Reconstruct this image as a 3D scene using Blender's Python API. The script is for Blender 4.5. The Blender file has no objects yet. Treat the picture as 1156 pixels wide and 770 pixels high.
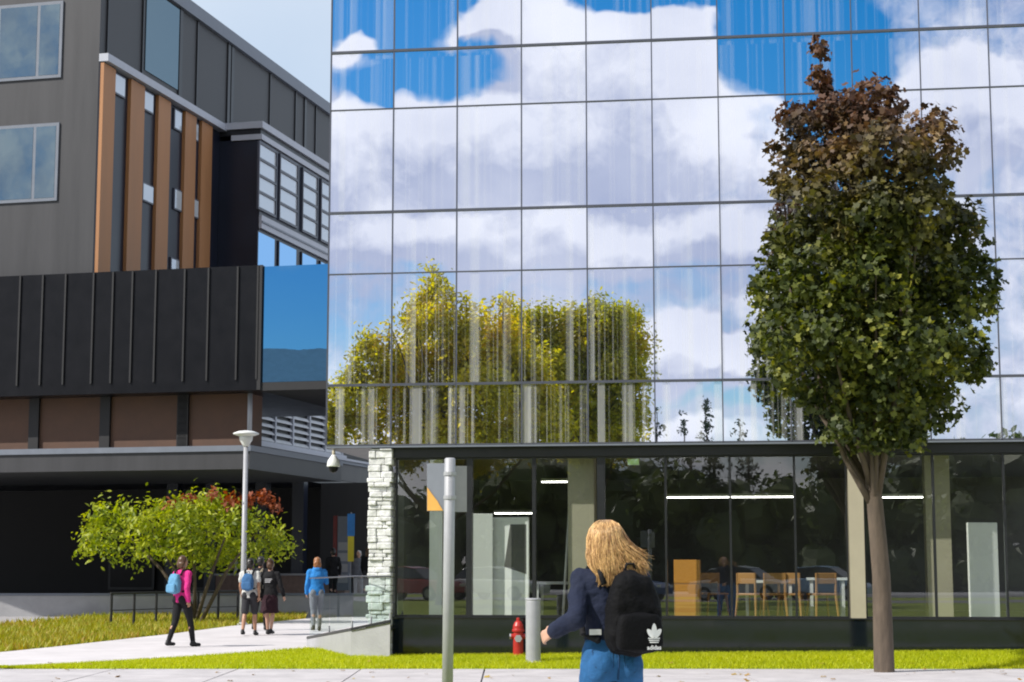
import bpy, bmesh, math, random
import numpy as np
from mathutils import Vector, Matrix, Quaternion

random.seed(7)
rng = np.random.default_rng(11)
S = bpy.context.scene
C = S.collection
R = math.radians
PI = math.pi

# ------------------------------------------------------------------ camera
F, CX, CY, HZ, H = 1990.0, 578.0, 385.0, 640.0, 1.5
PITCH = math.atan((HZ - CY) / F)
cam_d = bpy.data.cameras.new('Camera')
cam = bpy.data.objects.new('Camera', cam_d)
C.objects.link(cam)
cam.location = (0, 0, H)
cam.rotation_euler = (PI / 2 + PITCH, 0, 0)
cam_d.sensor_width = 36
cam_d.lens = 36 * F / 1156
cam_d.clip_end = 3000
S.camera = cam


def ray(px, py):
    a, b = (px - CX) / F, (CY - py) / F
    cp, sp = math.cos(PITCH), math.sin(PITCH)
    return Vector((a, cp - b * sp, sp + b * cp))


def at(px, py, Y):
    d = ray(px, py)
    return Vector((d.x * Y / d.y, Y, H + d.z * Y / d.y))


def gnd(px, py, z=0.0):
    d = ray(px, py)
    t = (z - H) / d.z
    return Vector((d.x * t, d.y * t, z))


# ------------------------------------------------------------------ mesh helpers
class MB:
    def __init__(s):
        s.v, s.f = [], []

    def add(s, vs, fs):
        o = len(s.v)
        s.v += [tuple(p) for p in vs]
        s.f += [tuple(i + o for i in f) for f in fs]
        return s

    def box(s, x0, x1, y0, y1, z0, z1):
        vs = [(x, y, z) for z in (z0, z1) for y in (y0, y1) for x in (x0, x1)]
        return s.add(vs, [(0, 2, 3, 1), (4, 5, 7, 6), (0, 1, 5, 4), (2, 6, 7, 3), (0, 4, 6, 2), (1, 3, 7, 5)])

    def quad(s, a, b, c, d):
        return s.add([a, b, c, d], [(0, 1, 2, 3)])

    def prism(s, pts, z0, z1):
        n = len(pts)
        vs = [(p[0], p[1], z0) for p in pts] + [(p[0], p[1], z1) for p in pts]
        fs = [tuple(range(n))[::-1], tuple(range(n, 2 * n))]
        fs += [(i, (i + 1) % n, n + (i + 1) % n, n + i) for i in range(n)]
        return s.add(vs, fs)

    def tube(s, pts, rad, n=8, caps=True):
        pts = [Vector(p) for p in pts]
        if not hasattr(rad, '__len__'):
            rad = [rad] * len(pts)
        rings = []
        up = Vector((0.13, 0.21, 1))
        prev = None
        for i, p in enumerate(pts):
            t = (pts[min(i + 1, len(pts) - 1)] - pts[max(i - 1, 0)])
            if t.length < 1e-9:
                t = Vector((0, 0, 1))
            t.normalize()
            if prev is None:
                ref = Vector((1, 0, 0)) if abs(t.x) < 0.8 else Vector((0, 1, 0))
                a = (ref - t * ref.dot(t)).normalized()
            else:
                a = (prev - t * prev.dot(t)).normalized()
            prev = a
            b = t.cross(a)
            rings.append([p + (a * math.cos(2 * PI * k / n) + b * math.sin(2 * PI * k / n)) * rad[i] for k in range(n)])
        vs = [q for r in rings for q in r]
        fs = []
        for i in range(len(pts) - 1):
            for k in range(n):
                fs.append((i * n + k, i * n + (k + 1) % n, (i + 1) * n + (k + 1) % n, (i + 1) * n + k))
        if caps:
            fs.append(tuple(range(n))[::-1])
            fs.append(tuple(range((len(pts) - 1) * n, len(pts) * n)))
        return s.add(vs, fs)

    def capsule(s, a, b, ra, rb, n=12):
        a, b = Vector(a), Vector(b)
        t = (b - a).normalized()
        pts, rs = [], []
        for k in (-1, -.8, -.5, 0):
            pts.append(a + t * ra * k); rs.append(max(ra * math.sqrt(max(0, 1 - k * k)), ra * .08))
        for k in (0, .5, .8, 1):
            pts.append(b + t * rb * k); rs.append(max(rb * math.sqrt(max(0, 1 - k * k)), rb * .08))
        return s.tube(pts, rs, n)

    def chain(s, pts, rs, n=12):
        for i in range(len(pts) - 1):
            s.capsule(pts[i], pts[i + 1], rs[i], rs[i + 1], n)
        return s

    def loft(s, rings, n=20, rot=0.0):
        """rings: (cx, cy, cz, rx, ry), closed at both ends."""
        vs, fs = [], []
        for (cx, cy, cz, rx, ry) in rings:
            for k in range(n):
                a = 2 * PI * k / n
                x, y = rx * math.cos(a), ry * math.sin(a)
                vs.append((cx + x * math.cos(rot) - y * math.sin(rot), cy + x * math.sin(rot) + y * math.cos(rot), cz))
        m = len(rings)
        for i in range(m - 1):
            for k in range(n):
                fs.append((i * n + k, i * n + (k + 1) % n, (i + 1) * n + (k + 1) % n, (i + 1) * n + k))
        fs.append(tuple(range(n))[::-1]); fs.append(tuple(range((m - 1) * n, m * n)))
        return s.add(vs, fs)

    def ell(s, c, r, n=16, m=10):
        rings = []
        for i in range(m + 1):
            t = -PI / 2 + PI * (i + .02) / (m + .04)
            k = max(math.cos(t), .03)
            rings.append((c[0], c[1], c[2] + r[2] * math.sin(t), r[0] * k, r[1] * k))
        return s.loft(rings, n)

    def lathe(s, prof, cx=0, cy=0, n=20):
        return s.loft([(cx, cy, z, r, r) for r, z in prof], n)

    def shift(s, d):
        d = Vector(d)
        s.v = [tuple(Vector(p) - d) for p in s.v]
        return s

    def build(s, name, m, parent=None, smooth=False, loc=None, bevel=0):
        me = bpy.data.meshes.new(name)
        me.from_pydata(s.v, [], s.f)
        me.update()
        return link(name, me, m, parent, smooth, loc, bevel)


def link(name, me, m, parent=None, smooth=False, loc=None, bevel=0):
    o = bpy.data.objects.new(name, me)
    C.objects.link(o)
    if m is not None:
        me.materials.append(m)
    if smooth:
        me.polygons.foreach_set('use_smooth', [True] * len(me.polygons))
    if parent is not None:
        o.parent = parent
    if loc is not None:
        o.location = loc
    if bevel:
        b = o.modifiers.new('bevel', 'BEVEL'); b.width = bevel; b.segments = 2; b.limit_method = 'ANGLE'
    return o


def remesh(o, vox, smooth=4, disp=0.0, dscale=.12):
    m = o.modifiers.new('r', 'REMESH'); m.mode = 'VOXEL'; m.voxel_size = vox; m.use_smooth_shade = True
    if smooth:
        k = o.modifiers.new('s', 'SMOOTH'); k.iterations = smooth; k.factor = .5
    if disp:
        tx = bpy.data.textures.new('folds', 'CLOUDS'); tx.noise_scale = dscale
        d = o.modifiers.new('d', 'DISPLACE'); d.texture = tx; d.strength = disp; d.mid_level = .5
    dg = bpy.context.evaluated_depsgraph_get()
    me = bpy.data.meshes.new_from_object(o.evaluated_get(dg))
    o.modifiers.clear()
    old = o.data
    o.data = me
    me.name = old.name
    return o


def tag(o, label=None, cat=None, group=None, kind=None):
    if label: o['label'] = label
    if cat: o['category'] = cat
    if group: o['group'] = group
    if kind: o['kind'] = kind
    return o


def thing(name, label, cat, loc=(0, 0, 0), rz=0.0, group=None):
    o = bpy.data.objects.new(name, None)
    C.objects.link(o)
    o.location = loc
    o.rotation_euler = (0, 0, rz)
    o.empty_display_size = .2
    return tag(o, label, cat, group)


def copy_tree(o, parent=None):
    c = o.copy(); C.objects.link(c)
    if parent is not None: c.parent = parent
    for ch in list(o.children):
        copy_tree(ch, c)
    return c


# ------------------------------------------------------------------ materials
def nt(m):
    m.use_nodes = True
    return m.node_tree.nodes, m.node_tree.links


def mat(name, col, rough=.6, metal=0.0, var=.15, scale=3.0, bump=0.0, bscale=30.0, spec=.5, stretch=None, coat=0.0, trans=0.0):
    m = bpy.data.materials.new(name)
    N, L = nt(m)
    b = N['Principled BSDF']
    b.inputs['Roughness'].default_value = rough
    b.inputs['Metallic'].default_value = metal
    b.inputs['Specular IOR Level'].default_value = spec
    b.inputs['Coat Weight'].default_value = coat
    b.inputs['Coat Roughness'].default_value = .03
    tc = N.new('ShaderNodeTexCoord')
    mp = N.new('ShaderNodeMapping')
    if stretch: mp.inputs['Scale'].default_value = stretch
    L.new(tc.outputs['Object'], mp.inputs['Vector'])
    n = N.new('ShaderNodeTexNoise'); n.inputs['Scale'].default_value = scale; n.inputs['Detail'].default_value = 6
    n.inputs['Roughness'].default_value = .65
    L.new(mp.outputs[0], n.inputs['Vector'])
    r = N.new('ShaderNodeMapRange')
    r.inputs[1].default_value = .25; r.inputs[2].default_value = .75
    r.inputs[3].default_value = 1 - var; r.inputs[4].default_value = 1 + var
    L.new(n.outputs['Fac'], r.inputs[0])
    mx = N.new('ShaderNodeVectorMath'); mx.operation = 'SCALE'
    mx.inputs[0].default_value = col[:3]
    L.new(r.outputs[0], mx.inputs['Scale'])
    L.new(mx.outputs[0], b.inputs['Base Color'])
    rr = N.new('ShaderNodeMapRange'); rr.inputs[3].default_value = max(rough - .08, .01); rr.inputs[4].default_value = min(rough + .08, 1)
    L.new(n.outputs['Fac'], rr.inputs[0]); L.new(rr.outputs[0], b.inputs['Roughness'])
    if bump:
        n2 = N.new('ShaderNodeTexNoise'); n2.inputs['Scale'].default_value = bscale; n2.inputs['Detail'].default_value = 5
        L.new(mp.outputs[0], n2.inputs['Vector'])
        bp = N.new('ShaderNodeBump'); bp.inputs['Strength'].default_value = bump; bp.inputs['Distance'].default_value = .02
        L.new(n2.outputs['Fac'], bp.inputs['Height']); L.new(bp.outputs[0], b.inputs['Normal'])
    return m


def leaf_mat(name, cols, trans=.35, rough=.5, grad=None, nscale=.9):
    """cols: ramp colours by random-per-leaf + clump noise. grad: (z0, z1, cols2) blends to a second ramp with height."""
    m = bpy.data.materials.new(name)
    N, L = nt(m)
    N.remove(N['Principled BSDF'])
    out = N['Material Output']
    g = N.new('ShaderNodeNewGeometry')
    tc = N.new('ShaderNodeTexCoord')
    n = N.new('ShaderNodeTexNoise'); n.inputs['Scale'].default_value = nscale; n.inputs['Detail'].default_value = 2
    L.new(tc.outputs['Object'], n.inputs['Vector'])
    ad = N.new('ShaderNodeMath'); ad.operation = 'MULTIPLY_ADD'
    ad.inputs[1].default_value = .55
    L.new(g.outputs['Random Per Island'], ad.inputs[0])
    mr = N.new('ShaderNodeMapRange'); mr.inputs[1].default_value = .3; mr.inputs[2].default_value = .7; mr.inputs[4].default_value = .45
    L.new(n.outputs['Fac'], mr.inputs[0]); L.new(mr.outputs[0], ad.inputs[2])

    def ramp(cs):
        r = N.new('ShaderNodeValToRGB')
        el = r.color_ramp.elements
        el[0].color = (*cs[0], 1); el[1].color = (*cs[-1], 1)
        for i, c in enumerate(cs[1:-1]):
            e = el.new((i + 1) / (len(cs) - 1)); e.color = (*c, 1)
        L.new(ad.outputs[0], r.inputs[0])
        return r.outputs[0]
    col = ramp(cols)
    if grad:
        sx = N.new('ShaderNodeSeparateXYZ'); L.new(tc.outputs['Object'], sx.inputs[0])
        a2 = N.new('ShaderNodeMath'); a2.operation = 'MULTIPLY_ADD'; a2.inputs[1].default_value = 2.4
        L.new(n.outputs['Fac'], a2.inputs[0]); L.new(sx.outputs['Z'], a2.inputs[2])
        gr = N.new('ShaderNodeMapRange'); gr.inputs[1].default_value = grad[0] + 1.2; gr.inputs[2].default_value = grad[1] + 1.2
        L.new(a2.outputs[0], gr.inputs[0])
        mx = N.new('ShaderNodeMix'); mx.data_type = 'RGBA'
        L.new(gr.outputs[0], mx.inputs[0]); L.new(col, mx.inputs[6]); L.new(ramp(grad[2]), mx.inputs[7])
        col = mx.outputs[2]
    d = N.new('ShaderNodeBsdfPrincipled'); d.inputs['Roughness'].default_value = rough
    L.new(col, d.inputs['Base Color'])
    t = N.new('ShaderNodeBsdfTranslucent')
    hs = N.new('ShaderNodeHueSaturation'); hs.inputs['Saturation'].default_value = 1.15; hs.inputs['Value'].default_value = 1.5
    L.new(col, hs.inputs['Color']); L.new(hs.outputs[0], t.inputs['Color'])
    ms = N.new('ShaderNodeMixShader'); ms.inputs[0].default_value = trans
    L.new(d.outputs[0], ms.inputs[1]); L.new(t.outputs[0], ms.inputs[2]); L.new(ms.outputs[0], out.inputs['Surface'])
    return m


def emis(name, col, st):
    m = bpy.data.materials.new(name)
    N, L = nt(m)
    b = N['Principled BSDF']
    b.inputs['Base Color'].default_value = (*col, 1)
    b.inputs['Emission Color'].default_value = (*col, 1)
    b.inputs['Emission Strength'].default_value = st
    return m


def pane_mat(name, refl, tint=(.9, .95, .93), gloss=(.95, .97, 1), bumpy=0.0, dark=1.0, cap=1.0):
    """Clear glass sheet: transparent + a reflection that grows with the angle."""
    m = bpy.data.materials.new(name)
    N, L = nt(m)
    N.remove(N['Principled BSDF'])
    out = N['Material Output']
    tr = N.new('ShaderNodeBsdfTransparent'); tr.inputs[0].default_value = (tint[0] * dark, tint[1] * dark, tint[2] * dark, 1)
    gl = N.new('ShaderNodeBsdfGlossy'); gl.inputs['Roughness'].default_value = .004; gl.inputs['Color'].default_value = (*gloss, 1)
    lw = N.new('ShaderNodeLayerWeight'); lw.inputs[0].default_value = .5
    pw = N.new('ShaderNodeMath'); pw.operation = 'POWER'; pw.inputs[1].default_value = 4.0
    L.new(lw.outputs['Facing'], pw.inputs[0])
    mr = N.new('ShaderNodeMapRange'); mr.inputs[3].default_value = refl; mr.inputs[4].default_value = cap
    L.new(pw.outputs[0], mr.inputs[0])
    ms = N.new('ShaderNodeMixShader')
    L.new(mr.outputs[0], ms.inputs[0]); L.new(tr.outputs[0], ms.inputs[1]); L.new(gl.outputs[0], ms.inputs[2])
    L.new(ms.outputs[0], out.inputs['Surface'])
    if bumpy:
        tc = N.new('ShaderNodeTexCoord')
        n = N.new('ShaderNodeTexNoise'); n.inputs['Scale'].default_value = .9; n.inputs['Detail'].default_value = 1
        L.new(tc.outputs['Object'], n.inputs['Vector'])
        bp = N.new('ShaderNodeBump'); bp.inputs['Strength'].default_value = bumpy; bp.inputs['Distance'].default_value = .01
        L.new(n.outputs['Fac'], bp.inputs['Height']); L.new(bp.outputs[0], gl.inputs['Normal'])
    return m


def mirror_glass(name, tint, frit=.3, base=(.02, .03, .05), rough=.006, refl=.9):
    """Reflective curtain-wall glass with pale vertical ceramic strips of irregular width behind the outer face."""
    m = bpy.data.materials.new(name)
    N, L = nt(m)
    N.remove(N['Principled BSDF'])
    out = N['Material Output']
    tc = N.new('ShaderNodeTexCoord')
    gl = N.new('ShaderNodeBsdfGlossy'); gl.inputs['Roughness'].default_value = rough; gl.inputs['Color'].default_value = (*tint, 1)
    df = N.new('ShaderNodeBsdfDiffuse'); df.inputs['Color'].default_value = (*base, 1)
    m1 = N.new('ShaderNodeMixShader'); m1.inputs[0].default_value = refl
    L.new(df.outputs[0], m1.inputs[1]); L.new(gl.outputs[0], m1.inputs[2])
    # faint sheet waviness
    n = N.new('ShaderNodeTexNoise'); n.inputs['Scale'].default_value = 1.3; n.inputs['Detail'].default_value = 1.5
    L.new(tc.outputs['Object'], n.inputs['Vector'])
    bp = N.new('ShaderNodeBump'); bp.inputs['Strength'].default_value = .06; bp.inputs['Distance'].default_value = .012
    L.new(n.outputs['Fac'], bp.inputs['Height']); L.new(bp.outputs[0], gl.inputs['Normal'])
    last = m1
    if frit:
        sx = N.new('ShaderNodeSeparateXYZ'); L.new(tc.outputs['Object'], sx.inputs[0])

        def stripes(scale, lo, hi, seed):
            cb = N.new('ShaderNodeCombineXYZ')
            a = N.new('ShaderNodeMath'); a.operation = 'MULTIPLY'; a.inputs[1].default_value = scale
            L.new(sx.outputs['X'], a.inputs[0]); L.new(a.outputs[0], cb.inputs[0])
            z0 = N.new('ShaderNodeMath'); z0.label = 'storey'; z0.operation = 'MULTIPLY_ADD'; z0.inputs[1].default_value = 1 / 2.64; z0.inputs[2].default_value = -.12
            L.new(sx.outputs['Z'], z0.inputs[0])
            z1 = N.new('ShaderNodeMath'); z1.operation = 'FLOOR'; L.new(z0.outputs[0], z1.inputs[0])
            z = N.new('ShaderNodeMath'); z.operation = 'MULTIPLY_ADD'; z.inputs[1].default_value = 2.37; z.inputs[2].default_value = seed
            L.new(z1.outputs[0], z.inputs[0]); L.new(z.outputs[0], cb.inputs[2])
            q = N.new('ShaderNodeTexNoise'); q.inputs['Scale'].default_value = 1; q.inputs['Detail'].default_value = 1
            L.new(cb.outputs[0], q.inputs['Vector'])
            r = N.new('ShaderNodeMapRange'); r.inputs[1].default_value = lo; r.inputs[2].default_value = hi
            L.new(q.outputs['Fac'], r.inputs[0])
            return r.outputs[0]
        s1 = stripes(5.6, .54, .64, 3.0)
        s2 = stripes(21.0, .55, .68, 9.0)
        mxm = N.new('ShaderNodeMath'); mxm.operation = 'MULTIPLY_ADD'; mxm.inputs[1].default_value = .6
        L.new(s2, mxm.inputs[0]); L.new(s1, mxm.inputs[2])
        # strips painted fainter higher up, as if washed out by bright reflected sky
        zr = N.new('ShaderNodeMapRange'); zr.inputs[1].default_value = 3.5; zr.inputs[2].default_value = 7.5
        zr.inputs[3].default_value = frit; zr.inputs[4].default_value = frit * .42
        L.new(sx.outputs['Z'], zr.inputs[0])
        fm = N.new('ShaderNodeMath'); fm.operation = 'MULTIPLY'; fm.use_clamp = True
        L.new(mxm.outputs[0], fm.inputs[0]); L.new(zr.outputs[0], fm.inputs[1])
        fd = N.new('ShaderNodeBsdfDiffuse'); fd.inputs['Color'].default_value = (.75, .76, .78, 1)
        m2 = N.new('ShaderNodeMixShader')
        L.new(fm.outputs[0], m2.inputs[0]); L.new(m1.outputs[0], m2.inputs[1]); L.new(fd.outputs[0], m2.inputs[2])
        last = m2
    L.new(last.outputs[0], out.inputs['Surface'])
    return m


M = {}
M['asphalt'] = mat('asphalt', (.20, .195, .20), .9, var=.2, scale=.6, bump=.3, bscale=60)
M['pavers'] = mat('pavers', (.36, .35, .36), .85, var=.14, scale=.5, bump=.2, bscale=40)
M['path'] = mat('path_concrete', (.58, .55, .56), .85, var=.15, scale=1.1, bump=.12, bscale=50)
M['pavement'] = mat('pavement_concrete', (.47, .445, .455), .85, var=.20, scale=1.7, bump=.15, bscale=45)
M['concrete'] = mat('concrete', (.36, .36, .37), .8, var=.14, scale=1.6, bump=.25, bscale=25)
M['soil'] = mat('lawn_soil', (.20, .25, .015), .95, var=.3, scale=1.2, bump=.5, bscale=40)
M['charcoal'] = mat('charcoal_metal', (.038, .038, .042), .5, var=.28, scale=1.1, stretch=(1.6, 1.6, .15))
M['navy'] = mat('navy_metal', (.010, .014, .028), .35, var=.25, scale=.5)
M['black'] = mat('black_gloss', (.005, .005, .007), .32, var=.3, scale=2, spec=.22)
M['blackmat'] = mat('black_matt', (.012, .012, .014), .6)
M['trim'] = mat('pale_trim', (.42, .44, .50), .5, var=.08, scale=2)
M['trimgrey'] = mat('grey_trim', (.16, .18, .22), .5, var=.1)
M['copper'] = mat('copper_cladding', (.36, .165, .065), .55, var=.18, scale=1.0, stretch=(1, 1, .15))
M['brown'] = mat('brown_wall', (.10, .052, .033), .7, var=.2, scale=1.5)
M['brick'] = mat('brick', (.22, .15, .12), .85, var=.25, scale=6, bump=.3)
M['white'] = mat('white_paint', (.72, .73, .72), .45, var=.05)
M['steel'] = mat('galvanised_steel', (.36, .365, .39), .5, metal=.08, var=.12, scale=6)
M['darkfr'] = mat('dark_frame', (.014, .015, .018), .35, var=.2)
M['mull'] = mat('mullion_grey', (.075, .08, .105), .4, metal=.1, var=.1)
M['plinth'] = mat('plinth_black_glass', (.006, .010, .014), .06, var=.2, spec=.55)
M['stone'] = mat('split_stone', (.72, .72, .71), .8, var=.35, scale=9, bump=1.0, bscale=14)
M['board'] = mat('board_white', (.86, .86, .84), .6, var=.03)
M['beige'] = mat('beige_plaster', (.40, .36, .27), .7, var=.06)
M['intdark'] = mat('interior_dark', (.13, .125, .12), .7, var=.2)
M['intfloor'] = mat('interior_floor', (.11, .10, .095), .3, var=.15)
M['wood'] = mat('oak', (.38, .19, .06), .5, var=.2, scale=4, stretch=(1, 1, .1))
M['orange'] = mat('orange_laminate', (.62, .27, .05), .4, var=.06)
M['redpaint'] = mat('hydrant_red', (.42, .022, .018), .4, var=.18, scale=7)
M['bark'] = mat('bark', (.10, .075, .055), .9, var=.35, scale=8, bump=.8, bscale=18, stretch=(1, 1, .25))
M['sky_pane'] = mirror_glass('blue_pane', (.36, .62, .95), frit=0, base=(.01, .03, .07))
M['box_glass'] = mirror_glass('box_glass', (.15, .34, .54), frit=0, base=(.004, .012, .025))
M['slate_pane'] = mirror_glass('slate_pane', (.20, .27, .31), frit=0, base=(.05, .06, .065))
M['pale_pane'] = mirror_glass('pale_sheen_pane', (.55, .60, .68), frit=0, base=(.75, .78, .80), refl=.45)  # whitish base colour stands in for sky reflected in these panes
M['facade'] = mirror_glass('facade_glass', (.76, .81, .92), frit=.29)
M['shop'] = pane_mat('shop_glass', .15, tint=(.90, .94, .92), bumpy=.03)
M['guard'] = pane_mat('guard_glass', .07, tint=(.82, .90, .89), cap=.22)
M['lamp'] = emis('tube_light', (1, .96, .88), 6.5)

# ------------------------------------------------------------------ light and sky
SUN_EL, SUN_D = R(43), Vector((-.90, -.44, 0)).normalized()
sd = bpy.data.lights.new('sun', 'SUN'); sd.energy = 4.4; sd.angle = R(.53); sd.color = (1, .955, .88)
so = bpy.data.objects.new('sun', sd); C.objects.link(so)
sun_vec = Vector((SUN_D.x * math.cos(SUN_EL), SUN_D.y * math.cos(SUN_EL), math.sin(SUN_EL)))
so.rotation_euler = sun_vec.to_track_quat('Z', 'Y').to_euler()
so.location = (-20, -10, 40)

# ------------------------------------------------------------------ main facade frame
YAW = R(7.9)
P0 = Vector((0, 29.2, 0))
U = Vector((math.cos(YAW), -math.sin(YAW), 0))
NF = Vector((-math.sin(YAW), -math.cos(YAW), 0))


def on_plane(px, py, p, n):
    d = ray(px, py); o = Vector((0, 0, H))
    t = (p - o).dot(n) / d.dot(n)
    return o + d * t


def fs(px, py, dep=0.0):
    """pixel -> (s, z) on the main facade plane pushed back by dep."""
    q = on_plane(px, py, P0 - NF * dep, NF)
    return (q - P0).dot(U), q.z


def mirror(p):
    d = (p - P0).dot(NF)
    return p - NF * (2 * d)


# ------------------------------------------------------------------ world: Nishita sky + cumulus laid out by direction
W = bpy.data.worlds.new('World'); S.world = W; W.use_nodes = True
N, L = W.node_tree.nodes, W.node_tree.links
bg = N['Background']; bg.inputs['Strength'].default_value = .10
sky = N.new('ShaderNodeTexSky'); sky.sky_type = 'NISHITA'; sky.sun_disc = False
sky.sun_elevation = SUN_EL
sky.sun_rotation = math.atan2(sun_vec.x, sun_vec.y)
sky.air_density = 1.0; sky.dust_density = .6; sky.ozone_density = 2.0
fB = Vector((0, 1, 0)) - NF * (2 * NF.y)
rB = Vector((1, 0, 0)) - NF * (2 * NF.x)


def sky_uv(px, py):
    d = ray(px, py)
    return d.x / d.y, d.z / d.y


grp = bpy.data.node_groups.new('cloud_cover', 'ShaderNodeTree')
grp.interface.new_socket('P', in_out='INPUT', socket_type='NodeSocketVector')
grp.interface.new_socket('Cover', in_out='OUTPUT', socket_type='NodeSocketFloat')
GN, GL = grp.nodes, grp.links
gi, go = GN.new('NodeGroupInput'), GN.new('NodeGroupOutput')


def gmath(op, a, b=None, c=None):
    n = GN.new('ShaderNodeMath'); n.operation = op
    for i, x in enumerate((a, b, c)):
        if x is None: continue
        if isinstance(x, (int, float)): n.inputs[i].default_value = x
        else: GL.new(x, n.inputs[i])
    return n.outputs[0]


def gnoise(vec, scale, detail, off=(0, 0, 0)):
    mp = GN.new('ShaderNodeMapping'); mp.inputs['Location'].default_value = off
    GL.new(vec, mp.inputs['Vector'])
    n = GN.new('ShaderNodeTexNoise'); n.inputs['Scale'].default_value = scale; n.inputs['Detail'].default_value = detail
    n.inputs['Roughness'].default_value = .58
    GL.new(mp.outputs[0], n.inputs['Vector'])
    return n


wn = gnoise(gi.outputs[0], 14, 4, (3.1, 1.7, 0))
wv = GN.new('ShaderNodeVectorMath'); wv.operation = 'SUBTRACT'; wv.inputs[1].default_value = (.5, .5, .5)
GL.new(wn.outputs['Color'], wv.inputs[0])
ws = GN.new('ShaderNodeVectorMath'); ws.operation = 'SCALE'; ws.inputs['Scale'].default_value = .045
GL.new(wv.outputs[0], ws.inputs[0])
wa = GN.new('ShaderNodeVectorMath'); wa.operation = 'ADD'
GL.new(gi.outputs[0], wa.inputs[0]); GL.new(ws.outputs[0], wa.inputs[1])
PW = wa.outputs[0]
base_n = gnoise(PW, 11, 9)
fine_n = gnoise(PW, 42, 6, (5.3, .7, 0))
cov = gmath('MULTIPLY_ADD', base_n.outputs['Fac'], 1.2, -.19)
cov = gmath('MULTIPLY_ADD', fine_n.outputs['Fac'], .60, cov)
BL = [  # px, py, rx, ry (photo pixels as seen in the glass), weight (- = blue gap, + = cloud)
    (440, -5, 135, 50, -1.15), (485, 76, 96, 28, -1.0), (700, -25, 60, 30, -.8), (775, -10, 95, 24, -.95),
    (862, 52, 60, 62, -.92), (940, 80, 60, 110, -.72), (885, 200, 70, 40, .12), (980, 250, 90, 90, -.5),
    (800, 335, 90, 20, .10), (855, 330, 26, 34, .05), (850, 445, 70, 16, -.25), (-120, 350, 330, 62, -1.6), (-100, 300, 150, 60, -.3),
    (640, 100, 160, 120, .6), (470, 190, 170, 90, .5), (778, 400, 52, 42, .9), (845, 402, 34, 26, .7), (640, 270, 300, 34, .5), (760, 150, 60, 90, .45),
    (384, 36, 18, 24, .9), (540, 30, 44, 26, .5), (-180, 392, 40, 16, 1.2), (1080, 120, 90, 60, .8), (385, 350, 60, 40, -.08)]
for (bx, by, rx, ry, w) in BL:
    u0, v0 = sky_uv(bx, by)
    u1, _ = sky_uv(bx + rx, by); _, v1 = sky_uv(bx, by - ry)
    sb = GN.new('ShaderNodeVectorMath'); sb.operation = 'SUBTRACT'; sb.inputs[1].default_value = (u0, v0, 0)
    GL.new(PW, sb.inputs[0])
    ml = GN.new('ShaderNodeVectorMath'); ml.operation = 'MULTIPLY'; ml.inputs[1].default_value = (1 / abs(u1 - u0), 1 / abs(v1 - v0), 0)
    GL.new(sb.outputs[0], ml.inputs[0])
    ln = GN.new('ShaderNodeVectorMath'); ln.operation = 'LENGTH'
    GL.new(ml.outputs[0], ln.inputs[0])
    mr = GN.new('ShaderNodeMapRange'); mr.interpolation_type = 'SMOOTHSTEP'
    mr.inputs[1].default_value = .45; mr.inputs[2].default_value = 1.35; mr.inputs[3].default_value = w; mr.inputs[4].default_value = 0
    GL.new(ln.outputs['Value'], mr.inputs[0])
    cov = gmath('ADD', cov, mr.outputs[0])
GL.new(cov, go.inputs[0])


def wn_(op, a, b=None, c=None, clamp=False):
    n = N.new('ShaderNodeMath'); n.operation = op; n.use_clamp = clamp
    for i, x in enumerate((a, b, c)):
        if x is None: continue
        if isinstance(x, (int, float)): n.inputs[i].default_value = x
        else: L.new(x, n.inputs[i])
    return n.outputs[0]


def wdot(v, w):
    n = N.new('ShaderNodeVectorMath'); n.operation = 'DOT_PRODUCT'
    L.new(v, n.inputs[0]); n.inputs[1].default_value = w
    return n.outputs['Value']


tcw = N.new('ShaderNodeTexCoord')
D = tcw.outputs['Generated']
db = wdot(D, fB); du = wdot(D, rB)
dz = N.new('ShaderNodeSeparateXYZ'); L.new(D, dz.inputs[0])
dbc = wn_('MAXIMUM', db, .08)
cbw = N.new('ShaderNodeCombineXYZ')
L.new(wn_('DIVIDE', du, dbc), cbw.inputs[0]); L.new(wn_('DIVIDE', dz.outputs['Z'], dbc), cbw.inputs[1])
g1 = N.new('ShaderNodeGroup'); g1.node_tree = grp; L.new(cbw.outputs[0], g1.inputs[0])
ofs = N.new('ShaderNodeVectorMath'); ofs.operation = 'ADD'; ofs.inputs[1].default_value = (.010, .020, 0)
L.new(cbw.outputs[0], ofs.inputs[0])
g2 = N.new('ShaderNodeGroup'); g2.node_tree = grp; L.new(ofs.outputs[0], g2.inputs[0])
dens = N.new('ShaderNodeMapRange'); dens.interpolation_type = 'SMOOTHSTEP'
dens.inputs[1].default_value = .26; dens.inputs[2].default_value = .86
L.new(g1.outputs[0], dens.inputs[0])
# self-shading: cloud lies between this point and the light above -> greyer
shade = N.new('ShaderNodeMapRange'); shade.inputs[1].default_value = -.20; shade.inputs[2].default_value = .16
shade.inputs[3].default_value = 1.0; shade.inputs[4].default_value = 0.0
L.new(wn_('SUBTRACT', g2.outputs[0], g1.outputs[0]), shade.inputs[0])
n2 = N.new('ShaderNodeTexNoise'); n2.inputs['Scale'].default_value = 9; n2.inputs['Detail'].default_value = 8
L.new(cbw.outputs[0], n2.inputs['Vector'])
sh2 = wn_('ADD', wn_('MULTIPLY', shade.outputs[0], .62), wn_('MULTIPLY_ADD', n2.outputs['Fac'], 1.5, -.52), clamp=True)
cc = N.new('ShaderNodeMix'); cc.data_type = 'RGBA'
cc.inputs[6].default_value = (4.7, 5.1, 6.6, 1); cc.inputs[7].default_value = (10.6, 10.4, 10.5, 1)
L.new(sh2, cc.inputs[0])
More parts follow.
